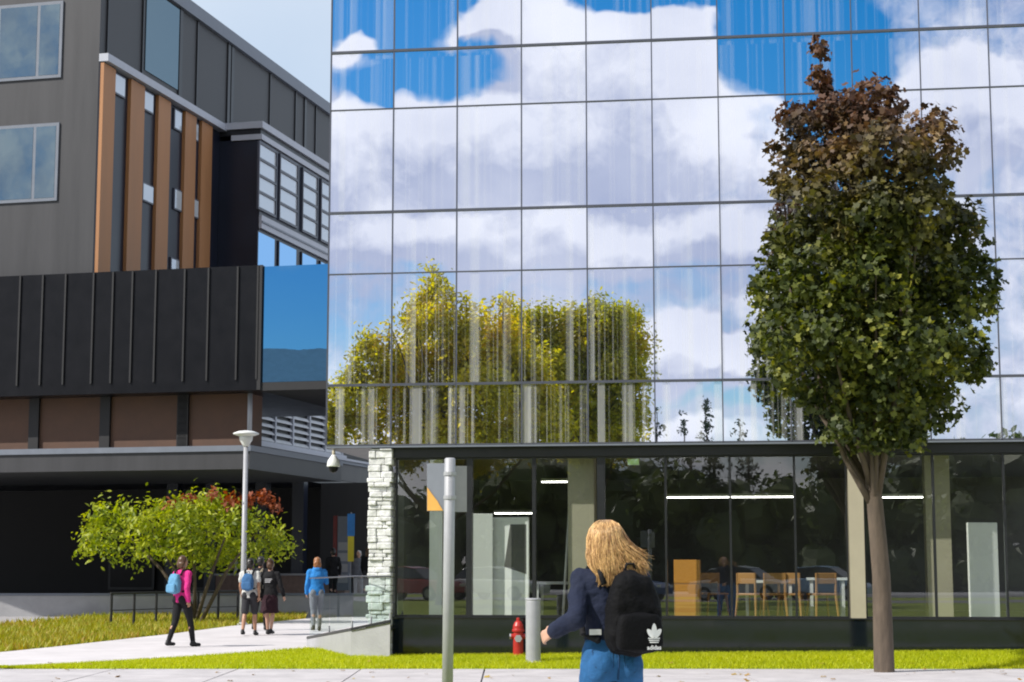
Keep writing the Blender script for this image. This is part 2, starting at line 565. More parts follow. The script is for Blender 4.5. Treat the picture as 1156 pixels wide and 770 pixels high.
hs = N.new('ShaderNodeHueSaturation'); hs.inputs['Saturation'].default_value = 1.62; hs.inputs['Value'].default_value = 1.05; hs.inputs['Hue'].default_value = .495
L.new(sky.outputs[0], hs.inputs['Color'])
# thin pale veil in the half of the sky ahead of the camera
n3 = N.new('ShaderNodeTexNoise'); n3.inputs['Scale'].default_value = 3.2; n3.inputs['Detail'].default_value = 6
L.new(D, n3.inputs['Vector'])
veil = N.new('ShaderNodeMapRange'); veil.inputs[1].default_value = .3; veil.inputs[2].default_value = .75; veil.inputs[3].default_value = .62; veil.inputs[4].default_value = .92
L.new(n3.outputs['Fac'], veil.inputs[0])
side = N.new('ShaderNodeMapRange'); side.interpolation_type = 'SMOOTHSTEP'; side.inputs[1].default_value = .08; side.inputs[2].default_value = .40
L.new(db, side.inputs[0])
fmix = N.new('ShaderNodeMix'); fmix.data_type = 'FLOAT'
L.new(side.outputs[0], fmix.inputs[0]); L.new(veil.outputs[0], fmix.inputs[2]); L.new(dens.outputs[0], fmix.inputs[3])
ccs = N.new('ShaderNodeMix'); ccs.data_type = 'RGBA'; ccs.inputs[6].default_value = (7.6, 8.2, 9.0, 1)
L.new(side.outputs[0], ccs.inputs[0]); L.new(cc.outputs[2], ccs.inputs[7])
fin = N.new('ShaderNodeMix'); fin.data_type = 'RGBA'
L.new(fmix.outputs[0], fin.inputs[0]); L.new(hs.outputs[0], fin.inputs[6]); L.new(ccs.outputs[2], fin.inputs[7])
L.new(fin.outputs[2], bg.inputs['Color'])

S.view_settings.view_transform = 'Standard'
S.view_settings.look = 'None'
S.view_settings.exposure = 0.25
S.view_settings.gamma = 1.0
S.view_settings.use_curve_mapping = False
S.cycles.filter_width = 2.0
S.cycles.max_bounces = 8
S.cycles.transparent_max_bounces = 16
S.cycles.caustics_reflective = False
S.cycles.caustics_refractive = False

# ------------------------------------------------------------------ ground sheets
def struct(name, mb, m):
    return tag(mb.build(name, m), kind='structure')


def sheet(name, pts, z, m):
    mb = MB(); mb.add([(p[0], p[1], z) for p in pts], [tuple(range(len(pts)))])
    return struct(name, mb, m)


sheet('ground', [(-900, -900), (900, -900), (900, 1200), (-900, 1200)], -.02, M['pavers'])
# near pavement with joints cut as grooves
pv = MB()
xs = -40.0
k = 0
while xs < 40:
    for j in range(2):
        y0 = 22.5 + j * 1.82
        pv.box(xs + .012, xs + 1.788, y0 + .012, y0 + 1.808, -.015, .02 + random.uniform(0, .004))
    xs += 1.8
struct('pavement', pv, M['pavement'])
near_edge = [gnd(0, 757.5), gnd(193, 745.5), gnd(300, 737.5), gnd(345, 733.5), gnd(420, 730), gnd(520, 724)]
far_edge = [gnd(520, 692), gnd(345, 699.5), gnd(260, 708), gnd(193, 717), gnd(60, 732), gnd(0, 738)]
ext_l = [Vector((-26, 30.5, 0)), Vector((-26, 25.8, 0))]
sheet('path', [(p.x, p.y) for p in near_edge + far_edge + ext_l], .028, M['path'])

# lawns: sheets of turf soil + real blades on top
front_lawn = [(-30, 26.2), (40, 26.2), (40, 24.3), (14, 26.4), (9.0, 27.95), (-2.1, 29.45), (-2.3, 30.6), (-4.1, 32.9), (-12.4, 28.9), (-26, 25.9)]
front_lawn = [(-26, 26.18), (14, 26.18), (14, 27.3), (9.0, 27.99), (-2.0, 29.55)] + [(p.x, p.y - .02) for p in near_edge[3::-1]] + [(-26, 26.3)]


def lawn_z(x, y):
    return .012 + max(0, min(1, (x + 3) / 12)) * .16 * max(0, min(1, (y - 26.2) / 1.3))


mb = MB()
nx = 81
vs = []
for i in range(nx):
    x = -26 + 42 * i / (nx - 1)
    if x <= -2.0:
        yb = np.interp(x, [-26, near_edge[0].x, near_edge[1].x, near_edge[2].x, near_edge[3].x, -2.0], [26.25, near_edge[0].y, near_edge[1].y, near_edge[2].y, near_edge[3].y, 30.2])
    else:
        yb = 29.2 - x * math.tan(YAW) + .14
    for j in range(5):
        y = 26.14 + (max(yb, 26.2) - 26.14) * j / 4
        vs.append((x, y, lawn_z(x, y)))
mb.add(vs, [(i * 5 + j, (i + 1) * 5 + j, (i + 1) * 5 + j + 1, i * 5 + j + 1) for i in range(nx - 1) for j in range(4)])
struct('lawn_verge', mb, M['soil'])
sheet('lawn_near', [(-60, 12.6), (60, 12.6), (60, 22.45), (-60, 22.45)], .0, M['soil'])
sheet('walkway_near', [(-60, 8.4), (60, 8.4), (60, 12.6), (-60, 12.6)], .004, M['path'])
sheet('lawn_far_side', [(-70, -34), (70, -34), (70, 8.4), (-70, 8.4)], .0, M['soil'])
sheet('road', [(-300, -44), (300, -44), (300, -36), (-300, -36)], .0, M['asphalt'])
bed = [far_edge[1], far_edge[2], far_edge[3], far_edge[4], gnd(-60, 745), gnd(-60, 712), gnd(100, 697), gnd(193, 692), gnd(345, 689.5)]
sheet('planting_bed', [(p.x, p.y) for p in bed], .0, M['soil'])
# raised terrace in front of the dark building
struct('terrace', MB().prism([(-60, 55.5), (10, 55.5), (10, 90), (-60, 90)], -.1, .42), M['pavers'])


def blades(name, label, poly_fn, n, h0, h1, m, w=.012):
    P = poly_fn(n)
    n = len(P)
    ang = rng.uniform(0, 2 * PI, n); hh = rng.uniform(h0, h1, n); le = rng.normal(0, .35, (n, 2))
    dx, dy = np.cos(ang) * w, np.sin(ang) * w
    V = np.zeros((n, 3, 3))
    V[:, 0] = P; V[:, 1] = P; V[:, 2] = P
    V[:, 0, 0] -= dx; V[:, 0, 1] -= dy; V[:, 1, 0] += dx; V[:, 1, 1] += dy
    V[:, 2, 2] += hh; V[:, 2, 0] += le[:, 0] * hh; V[:, 2, 1] += le[:, 1] * hh
    me = fast_mesh(name, V.reshape(-1, 3), 3)
    o = link(name, me, m)
    return tag(o, label, 'grass', kind='stuff')


def fast_mesh(name, V, k):
    n = len(V) // k
    me = bpy.data.meshes.new(name)
    me.vertices.add(len(V)); me.vertices.foreach_set('co', V.astype(np.float32).ravel())
    me.loops.add(len(V)); me.loops.foreach_set('vertex_index', np.arange(len(V), dtype=np.int32))
    me.polygons.add(n)
    me.polygons.foreach_set('loop_start', np.arange(0, n * k, k, dtype=np.int32))
    me.polygons.foreach_set('loop_total', np.full(n, k, dtype=np.int32))
    me.update(calc_edges=True)
    return me


M['grass'] = leaf_mat('grass_blades', [(.40, .46, .004), (.48, .52, .006), (.56, .55, .012)], trans=.45, rough=.6, nscale=.7)
M['bedgrass'] = leaf_mat('bed_cover', [(.24, .28, .015), (.36, .34, .03), (.42, .24, .05)], trans=.35, rough=.6, nscale=.6)


def verge_pts(n):
    x = rng.uniform(-14, 14, n); t = rng.uniform(0, 1, n) ** .8
    yb = np.where(x <= -2.0, np.interp(x, [-26, near_edge[0].x, near_edge[1].x, near_edge[2].x, near_edge[3].x, -2.0], [26.25, near_edge[0].y, near_edge[1].y, near_edge[2].y, near_edge[3].y, 30.2]), 29.2 - x * math.tan(YAW) + .1)
    y = 26.14 + np.maximum(yb - 26.14, .02) * t
    z = .012 + np.clip((x + 3) / 12, 0, 1) * .16 * np.clip((y - 26.2) / 1.3, 0, 1)
    return np.stack([x, y, z], 1)


blades('grass', 'bright yellow green mown grass along the glass building', verge_pts, 150000, .03, .075, M['grass'], w=.01)


def near_pts(n):
    return np.stack([rng.uniform(-16, 16, n), rng.uniform(12.62, 20.52, n), np.zeros(n)], 1)


def bed_pts(n):
    pts = []
    x0, x1 = gnd(-60, 712).x, gnd(345, 690).x
    px = rng.uniform(-30, 345, n); t = rng.uniform(0, 1, n)
    lo = np.interp(px, [0, 60, 193, 260, 345], [738, 732, 717, 708, 699.5]) - .3
    hi = np.interp(px, [-60, 100, 193, 345], [712, 697, 692, 689.5])
    py = hi + (lo - hi) * t
    for a, b in zip(px, py):
        g = gnd(a, b); pts.append((g.x, g.y, 0))
    return np.array(pts)


b_ = blades('ground_cover', 'green and rusty orange low planting beyond the pale path', bed_pts, 16000, .06, .2, M['bedgrass'], w=.03)

# ------------------------------------------------------------------ foliage
STAR = np.array([(0, -.45, 0), (.18, -.2, .02), (.5, -.22, .1), (.26, .08, .05), (.34, .42, .1), (0, .62, -.02), (-.34, .42, .1), (-.26, .08, .05), (-.5, -.22, .1), (-.18, -.2, .02)])
OVAL = np.array([(0, -.5, 0), (.24, -.1, .07), (.16, .3, .05), (0, .55, -.04), (-.16, .3, .05), (-.24, -.1, .07)])


def leaves(points, normals, size, tmpl, jitter=.8):
    n = len(points)
    nr = normals + rng.normal(0, jitter, (n, 3))
    nr /= np.linalg.norm(nr, axis=1)[:, None] + 1e-9
    t = rng.normal(0, 1, (n, 3)); t -= nr * (t * nr).sum(1)[:, None]; t /= np.linalg.norm(t, axis=1)[:, None] + 1e-9
    b = np.cross(nr, t)
    sz = size * rng.uniform(.65, 1.35, n)
    k = len(tmpl)
    V = points[:, None, :] + sz[:, None, None] * (tmpl[None, :, 0:1] * t[:, None, :] + tmpl[None, :, 1:2] * b[:, None, :] + tmpl[None, :, 2:3] * nr[:, None, :])
    return V.reshape(-1, 3), k


def clump_pts(clumps, n, hollow=.45, sub=0.35):
    """clumps: (centre, (rx,ry,rz)). Leaves gather in small sprays, denser to the outside of each clump."""
    cs = np.array([c for c, r in clumps], float); rs = np.array([r for c, r in clumps], float)
    w = (rs[:, 0] * rs[:, 1] * rs[:, 2]) ** (2 / 3); w /= w.sum()
    ns = max(1, n // 14)
    idx = rng.choice(len(cs), ns, p=w)
    d = rng.normal(0, 1, (ns, 3)); d /= np.linalg.norm(d, axis=1)[:, None]
    rad = hollow + (1 - hollow) * rng.uniform(0, 1, ns) ** .6
    sp = cs[idx] + d * rad[:, None] * rs[idx]
    p = np.repeat(sp, 14, 0) + rng.normal(0, sub, (ns * 14, 3))
    nn = np.repeat(d, 14, 0) + np.array([0, 0, .55])
    return p, nn


def crown(name, clumps, n, size, m, parent, tmpl, hollow=.45, sub=.2):
    p, nn = clump_pts(clumps, n, hollow, sub)
    V, k = leaves(p, nn, size, tmpl)
    return link(name, fast_mesh(name, V, k), m, parent)


def limbs(mb, base, top, r0, tips, n_pts=5):
    base, top = Vector(base), Vector(top)
    trunk = [base + (top - base) * (i / 6) + Vector((math.sin(i * 1.7) * .03, math.cos(i * 2.1) * .03, 0)) * r0 * 8 for i in range(7)]
    mb.tube([trunk[0] - Vector((0, 0, .1))] + trunk, [r0 * 1.5] + [r0 * (1.15 - .85 * i / 6) for i in range(7)], 10)
    for tp in tips:
        tp = Vector(tp)
        h = min(max((tp.z - base.z) * random.uniform(.3, .6), (top - base).z * .28), (top - base).z * .85)
        st = base + (top - base) * (h / (top - base).z)
        mid = st.lerp(tp, .5) + Vector((0, 0, -.08 * (tp - st).length))
        rr = r0 * .45
        mb.tube([st, st.lerp(mid, .5), mid, mid.lerp(tp, .5), tp], [rr, rr * .8, rr * .6, rr * .4, rr * .12], 6)


M['maple'] = leaf_mat('maple_leaves', [(.014, .024, .006), (.034, .050, .008), (.11, .13, .018), (.38, .36, .05)], trans=.28, rough=.6,
                      grad=(5.8, 8.2, [(.026, .013, .010), (.065, .030, .020), (.15, .075, .045), (.28, .16, .07)]), nscale=1.3)
# --- maple by the pavement, right
TD = 25.4
sc = F / TD
tb = at(992, 500, TD); tb.z = 0
tr = thing('maple_tree', 'dense columnar maple with purple brown upper leaves and one spiky top shoot', 'tree', (tb.x, tb.y, 0))


def pxl(px, py, dy=0.0, D=TD, base=None):
    q = at(px, py, D + dy)
    return q - (base if base is not None else tb)


cl = []
LOBES = [(903, 138, 26, 22), (938, 126, 26, 18), (962, 140, 28, 26), (888, 172, 19, 22), (918, 178, 32, 26), (958, 184, 34, 30), (884, 210, 16, 14), (925, 214, 34, 17), (990, 120, 34, 30), (1005, 170, 44, 38), (1045, 165, 36, 36),
         (900, 262, 30, 22), (876, 286, 20, 20), (940, 252, 30, 26), (985, 240, 44, 36), (1040, 236, 44, 40), (1082, 260, 32, 40),
         (862, 330, 19, 24), (890, 322, 28, 30), (930, 305, 38, 34), (985, 310, 48, 44), (1045, 315, 50, 46), (1094, 330, 32, 44),
         (862, 374, 19, 24), (893, 382, 32, 30), (938, 372, 38, 36), (990, 385, 48, 44), (1050, 392, 48, 44), (1090, 405, 28, 34),
         (886, 424, 18, 20), (918, 436, 28, 24), (955, 448, 30, 26), (1005, 450, 44, 34), (1052, 458, 34, 26), (950, 482, 22, 16), (985, 490, 30, 18), (1025, 488, 26, 16), (958, 502, 12, 8)]
for (px, py, rp, hp) in LOBES:
    for q in range(2):
        k_ = .82 if q else 1
        cl.append((pxl(px + random.uniform(-4, 4), py + random.uniform(-3, 3), (random.uniform(.1, 1.0) if q else random.uniform(-1.0, -.1)) * min(rp, 44) / 32), (rp / sc * k_, rp / sc * k_, hp / sc * k_)))
for py, rp in ((170, 46), (250, 60), (330, 72), (400, 66), (455, 44)):
    cl.append((pxl(982, py), (rp / sc, rp / sc, 40 / sc)))
spire = []
for i in range(8):
    t = i / 7
    spire.append((pxl(921 + 10 * t + 4 * math.sin(i * 2.2), 50 + 58 * t), (.10 + .06 * math.sin(PI * min(1, t * 1.2)), .14, .09)))
top_t = pxl(960, 120)
mbt = MB()
limbs(mbt, (0, 0, 0), top_t, .13, [c for c, r in cl[::5]])
mbt.tube([pxl(965, 190), pxl(940, 130), pxl(932, 105), pxl(922, 50)], [.03, .02, .014, .005], 6)
mbt.build('trunk', M['bark'], tr, smooth=True)
crown('crown', cl, 30000, .098, M['maple'], tr, STAR, hollow=.62, sub=.07)
p1, n1 = clump_pts(spire, 420, .2, .045)
V, k = leaves(p1, n1, .10, STAR)
link('top_shoot', fast_mesh('top_shoot', V, k), M['maple'], tr)
# open soil square at the foot of the maple
# --- low sumac-like tree, left
M['sumac'] = leaf_mat('sumac_leaves', [(.07, .11, .012), (.20, .26, .018), (.38, .42, .025), (.50, .50, .04)], trans=.45, nscale=1.1)
M['sumac_red'] = leaf_mat('sumac_red_leaves', [(.22, .05, .02), (.36, .10, .03)], trans=.3)
LD = 47.0
lb = at(225, 640, LD); lb.z = 0
lt = thing('small_tree', 'low spreading yellow green tree with red leaf tips beside the lamp post', 'tree', (lb.x, lb.y, 0))
cl = []
s2 = F / LD
for (px, py, rp, hp) in [(205, 580, 40, 22), (240, 572, 34, 18), (160, 585, 40, 24), (120, 590, 34, 22), (190, 612, 44, 22), (232, 605, 34, 18), (275, 590, 30, 18), (300, 596, 26, 16),
                         (320, 610, 22, 12), (255, 622, 40, 14), (300, 622, 30, 12), (150, 618, 44, 20), (105, 612, 30, 20), (215, 632, 34, 10)]:
    for q in range(2):
        cl.append((pxl(px + random.uniform(-5, 5), py + random.uniform(-4, 4), random.uniform(-.7, .7), LD, lb), (rp / s2 * .8, rp / s2 * .8, hp / s2 * .8)))
mbt = MB()
for k in range(5):
    ang = k * 2 * PI / 5
    tip = pxl(130 + k * 42, 590 + (k % 2) * 12, random.uniform(-.4, .4), LD, lb)
    mbt.tube([(math.cos(ang) * .1, math.sin(ang) * .1, -.05), tip * .45 + Vector((0, 0, .25)), tip], [.06, .045, .015], 7)
mbt.build('trunk', M['bark'], lt, smooth=True)
crown('crown', cl, 6200, .135, M['sumac'], lt, OVAL, hollow=.3, sub=.16)
cr = [(pxl(px, py, -.4, LD, lb), (rp / s2, rp / s2, hp / s2)) for (px, py, rp, hp) in [(297, 562, 15, 8), (262, 566, 11, 8), (238, 560, 9, 6), (305, 572, 8, 5), (215, 564, 9, 4), (278, 566, 10, 5), (190, 570, 7, 4)]]
crown('red_leaves', cr, 520, .15, M['sumac_red'], lt, OVAL, hollow=.1, sub=.08)


# --- trees across the lawn behind the camera (they stand in the glass as reflections)
def back_tree(label, DV, base_px, clumps, n, size, m, tips_every=4, r0=.22, group='trees across the lawn mirrored in the facade', hollow=.35, sub=.3, spiky=0):
    vb = at(base_px, 640, DV); vb.z = 0
    rb = mirror(vb); rb.z = 0
    t = thing('broadleaf_tree', label, 'tree', (rb.x, rb.y, 0), 0, group)
    s = F / DV
    cs = []
    for (px, py, rp, hp) in clumps:
        q = mirror(at(px, py, DV + random.uniform(-1.6, 1.6))) - rb
        cs.append((q, (rp / s, rp / s, hp / s)))
    mb = MB()
    ztop = max(c.z for c, r in cs)
    limbs(mb, (0, 0, 0), (0, 0, ztop * .85), r0, [c for c, r in cs[::tips_every]])
    if spiky:
        for c, r in cs:
            if r[0] < spiky:
                mb.tube([c - Vector((0, 0, r[2] * 1.6)), c, c + Vector((0, 0, r[2] * 1.05))], [.05, .03, .008], 5)
    mb.build('trunk', M['bark'], t, smooth=True)
    crown('crown', cs, n, size, m, t, OVAL, hollow=hollow, sub=sub)
    return t


M['ash'] = leaf_mat('ash_leaves', [(.13, .13, .025), (.36, .33, .05), (.56, .48, .06), (.62, .40, .08)], trans=.6, nscale=.5)
M['ash2'] = leaf_mat('lime_leaves', [(.11, .125, .02), (.30, .30, .035), (.50, .44, .055), (.60, .42, .075)], trans=.58, nscale=.5)
M['spruce'] = leaf_mat('spruce_needles', [(.012, .022, .012), (.030, .050, .02), (.06, .085, .03)], trans=.15, nscale=.5)
A = []
for (px, py, rp, hp) in [(495, 322, 7, 14), (484, 340, 12, 16), (505, 338, 8, 16), (463, 355, 9, 12), (470, 372, 16, 16), (412, 378, 10, 10), (420, 392, 16, 14), (398, 395, 8, 10), (437, 372, 6, 14),
                         (500, 365, 22, 22), (535, 350, 8, 18), (530, 375, 22, 20), (548, 362, 7, 14), (573, 348, 9, 20), (570, 378, 22, 20), (560, 400, 32, 24),
                         (515, 405, 34, 26), (470, 405, 28, 22), (435, 415, 24, 18), (400, 420, 18, 14), (380, 435, 14, 12), (410, 445, 30, 18), (450, 440, 34, 22), (500, 445, 38, 26),
                         (550, 440, 38, 28), (590, 420, 28, 26), (595, 455, 34, 26), (385, 470, 22, 18), (420, 480, 32, 20), (470, 480, 36, 22), (520, 485, 40, 22), (570, 490, 40, 22), (610, 490, 30, 20), (378, 500, 20, 16), (440, 515, 40, 14), (530, 518, 40, 12)]:
    A.append((px, py, rp, hp))
back_tree('airy yellow green tree mirrored in the left half of the glass facade', 70, 500, A, 50000, .19, M['ash'], hollow=.15, sub=.24, spiky=.6)
B = [(585, 385, 22, 20), (590, 360, 14, 14), (580, 420, 24, 24), (606, 352, 16, 10), (640, 354, 18, 12), (665, 352, 20, 12), (695, 358, 20, 14), (715, 362, 16, 14), (625, 380, 30, 24), (665, 380, 34, 26), (700, 388, 30, 28), (725, 395, 12, 22), (612, 410, 24, 24),
     (650, 415, 38, 28), (695, 425, 34, 26), (722, 430, 14, 20), (640, 455, 34, 26), (685, 465, 34, 26), (715, 470, 18, 22), (655, 495, 44, 20), (700, 500, 34, 16)]
back_tree('round green tree mirrored near the middle of the glass facade', 76, 668, B, 44000, .19, M['ash2'], hollow=.2, sub=.24)
random.seed(21)


def conifer(label, DV, px, ptop, w_px):
    vb = at(px, 640, DV); vb.z = 0
    rb = mirror(vb); rb.z = 0
    top = at(px, ptop, DV).z
    s = F / DV
    t = thing('spruce_tree', label, 'tree', (rb.x, rb.y, 0), 0, 'dark spruces on the skyline mirrored in the glass')
    MB().tube([(0, 0, -.1), (0, 0, top * .98)], [.22, .03], 7).build('trunk', M['bark'], t, smooth=True)
    cs = []
    for i in range(12):
        f = i / 11
        z = top * (.12 + .86 * f); r = w_px / s * .85 * (1.02 - f) + .15
        for a in range(5):
            an = a * 2 * PI / 5 + i
            cs.append(((math.cos(an) * r * .6, math.sin(an) * r * .6, z), (r * .5, r * .5, top * .045)))
    crown('crown', cs, 2600, .3, M['spruce'], t, OVAL, hollow=.2, sub=.16)


for args in [('broad dark spruce beside the round mirrored tree', 118, 757, 463, 60), ('thin dark spruce mirrored under the bright cumulus', 122, 786, 472, 22),
             ('tall narrow dark spruce mirrored next to the mullion right of the cumulus', 116, 812, 458, 20), ('short wide spruce mirrored left of the maple crown', 124, 842, 470, 34)]:
    conifer(*args)
# a long hedge-like far wood fills the skyline behind the lawn
hw = []
for i in range(150):
    x = -95 + i * 1.3
    top = 7.6 + 1.3 * math.sin(x * .21) + random.uniform(-.9, .9)
    for zc_ in (1.2, top * .5, top - 1.4):
        hw.append(((x, -62 + random.uniform(-4, 4), zc_), (1.9, 2.2, 2.0)))
p_, n_ = clump_pts(hw, 60000, .3, .45)
V, k = leaves(p_, n_, .62, OVAL)
wm = MB()
for (c_, r_) in hw:
    wm.ell(c_, tuple(q * .84 for q in r_), 8, 6)
wm.v = [tuple(np.array(v_) + rng.normal(0, .16, 3)) for v_ in wm.v]
V = np.concatenate([V.reshape(-1, 3), np.array([wm.v[i] for f in wm.f if len(f) == 4 for i in (f[0], f[1], f[2], f[2], f[3], f[0])])])
tag(link('far_wood', fast_mesh('far_wood', V, 6), leaf_mat('wood_leaves', [(.03, .05, .018), (.07, .10, .025), (.14, .17, .04)], trans=.3, nscale=.15)), 'dark far wood beyond the road mirrored in the shop windows', 'wood', kind='stuff')

# --- gabled hall far behind, mirrored in the dark building's glass box
hb = thing('brick_hall', 'large gabled brick hall mirrored low in the blue glass box', 'building', (-78, -46, 0), R(-35))
w_ = MB(); w_.prism([(-16, -6), (16, -6), (16, 6), (-16, 6)], 0, 17)
w_.add([(-16, -6, 17), (-16, 6, 17), (-16, 0, 22), (16, -6, 17), (16, 6, 17), (16, 0, 22)], [(0, 2, 1), (3, 4, 5), (0, 1, 4, 3)])
w_.build('wall', M['brick'], hb)
MB().add([(-16.5, -6.6, 16.6), (16.5, -6.6, 16.6), (16.5, 0, 22.3), (-16.5, 0, 22.3), (-16.5, 6.6, 16.6), (16.5, 6.6, 16.6)], [(0, 1, 2, 3), (3, 2, 5, 4)]).build('roof', M['concrete'], hb)
for i in range(8):
    for zz in (3, 8, 13):
        MB().box(-14.6 + i * 3.9, -13 + i * 3.9, 6.0, 6.12, zz, zz + 2.2).build('window', M['sky_pane'], hb)

M['tyre'] = mat('tyre_rubber', (.015, .015, .016), .85)
M['carglass'] = mat('car_glass', (.02, .025, .03), .05, spec=.8)


def car(label, px, DV, col, rz=0.0):
    rb = mirror(at(px, 640, DV)); rb.z = 0
    t = thing('parked_car', label, 'car', (rb.x, rb.y, 0), rz, 'cars parked beyond the lawn and mirrored in the shop windows')
    prof = [(-2.15, .32), (-2.2, .62), (-2.05, .86), (-1.35, .95), (1.0, .93), (1.95, .82), (2.18, .62), (2.15, .32)]
    cab = [(-1.75, .93), (-1.25, 1.40), (-.2, 1.47), (.45, 1.40), (1.15, .93)]
    def slab(pr, w0, w1, name, m, par):
        n = len(pr); zs_ = [z for x, z in pr]; zlo, zhi = min(zs_), max(zs_)
        ww = [w0 + (w1 - w0) * (z - zlo) / (zhi - zlo) for z in zs_]
        vs = [(x, -w, z) for (x, z), w in zip(pr, ww)] + [(x, w, z) for (x, z), w in zip(pr, ww)]
        fs_ = [tuple(range(n)), tuple(range(n, 2 * n))[::-1]] + [(i, n + i, n + (i + 1) % n, (i + 1) % n) for i in range(n)]
        return MB().add(vs, fs_).build(name, m, par, bevel=.05)
    paint = mat('car_paint', col, .3, var=.04, coat=.6)
    slab(prof, .86, .84, 'body', paint, t)
    slab(cab, .80, .60, 'window', M['carglass'], t)
    slab([(-1.22, 1.40), (-.2, 1.475), (.42, 1.405), (.42, 1.43), (-.2, 1.51), (-1.22, 1.43)], .63, .60, 'roof', paint, t)
    for x in (-1.35, 1.35):
        for y in (-.80, .80):
            w = MB().tube([(x, y - .1, .32), (x, y + .1, .32)], .32, 20).build('wheel', M['tyre'], t)
            MB().tube([(x, y - .11, .32), (x, y + .11, .32)], .19, 14).build('rim', M['steel'], w)
    for y in (-.62, .62):
        MB().box(2.12, 2.19, y - .16, y + .16, .62, .74).build('headlight', M['white'], t)
        MB().box(-2.22, -2.12, y - .14, y + .14, .66, .80).build('tail_light', M['redpaint'], t)


sheet('parking_strip', [(-70, -26), (70, -26), (70, -20), (-70, -20)], .006, M['asphalt'])
for lab, px, col in [('white parked car mirrored behind the display boards', 560, (.75, .75, .75)), ('dark blue parked car mirrored left of the orange cabinet', 705, (.03, .08, .25)),
                     ('silver parked car mirrored above the white tables', 838, (.45, .47, .50)), ('pale blue parked car mirrored by the beige pilaster', 935, (.35, .50, .68)), ('red parked car mirrored near the stone pier', 470, (.35, .03, .03))]:
    car(lab, px, 80, col, YAW * 2 + random.uniform(-.05, .05))
fx = rng.uniform(-12, 12, 90); fy = rng.uniform(22.6, 27.6, 90)
fp = np.stack([fx, fy, np.where(fy < 26.14, .032, .075)], 1)
V, k = leaves(fp, np.tile(np.array([0, 0, 1.0]), (90, 1)), .07, STAR, jitter=.18)
tag(link('fallen_leaves', fast_mesh('fallen_leaves', V, k), leaf_mat('fallen_leaf', [(.16, .07, .02), (.34, .20, .04), (.42, .33, .05)], trans=.1)), 'scattered brown and yellow fallen leaves on the pavement and grass', 'leaves', kind='stuff')

# ================================================================== glass building
gb = thing('glass_office_building', 'tall mirror glass building over a dark glazed ground floor', 'building', P0, -YAW)
sL = fs(371.5, 250)[0]
pitch = (fs(813, 240)[0] - fs(372, 240)[0]) / 6
ncol = 12
zb = fs(620, 500.5)[1]
z2, z3, z4, z5, z6 = fs(600, 432)[1], fs(372, 310)[1], fs(372, 241)[1], fs(375, 125)[1], fs(375, 60)[1]
fl = z6 - z4
for n_ in M['facade'].node_tree.nodes:          # strips start and stop at the storey lines
    if n_.label == 'storey':
        n_.inputs[1].default_value = 1 / fl; n_.inputs[2].default_value = 5 - z2 / fl
rows = [zb, z2, z3, z4, z5, z6, z6 + (z5 - z4), z6 + fl]
sR = sL + pitch * ncol
for c in range(ncol):
    for r in range(len(rows) - 1):
        x0, x1 = sL + pitch * c + .006, sL + pitch * (c + 1) - .006
        a, b = rows[r] + .006, rows[r + 1] - .006
        ty, tx = random.gauss(0, .0019), random.gauss(0, .0014)
        xm, zm = (x0 + x1) / 2, (a + b) / 2
        bow = random.uniform(-.0012, .0012)
        nx_, nz_ = 7, 9
        mb = MB()
        vs = []
        for j in range(nz_):
            for i in range(nx_):
                x = x0 + (x1 - x0) * i / (nx_ - 1); z = a + (b - a) * j / (nz_ - 1)
                fx, fz = 2 * i / (nx_ - 1) - 1, 2 * j / (nz_ - 1) - 1
                vs.append((x, .012 + (x - xm) * ty + (z - zm) * tx + bow * (fx * fx + fz * fz) * .5, z))
        mb.add(vs, [(j * nx_ + i, j * nx_ + i + 1, (j + 1) * nx_ + i + 1, (j + 1) * nx_ + i) for j in range(nz_ - 1) for i in range(nx_ - 1)])
        mb.build('glass_panel', M['facade'], gb, smooth=True)
mb = MB()
for c in range(ncol + 1):
    x = sL + pitch * c
    mb.box(x - .0095, x + .0095, -.012, .03, rows[0], rows[-1])
for r, z in enumerate(rows):
    big = r in (1, 3, 5, 7)
    h = .021 if big else .010
    for c in range(ncol):
        mb.box(sL + pitch * c + .010, sL + pitch * (c + 1) - .010, -.016 if big else -.010, .028, z - h, z + h)
mb.build('mullion_grid', M['mull'], gb)
# core of the upper volume, parapet, soffit
mb = MB(); mb.box(sL + .02, sR - .02, .05, 14, zb + .02, rows[-1] + .1)
mb.build('upper_wall', M['darkfr'], gb)
MB().box(sL - .02, sR + .02, -.03, 14.05, rows[-1] + .11, rows[-1] + .30).build('parapet', M['mull'], gb)
MB().box(sL + .01, sR, .031, 9, zb - .05, zb + .012).build('soffit', M['darkfr'], gb)
MB().box(sL + .0, sR, -.014, .03, zb - .045, zb - .016).build('drip_edge', M['trimgrey'], gb)
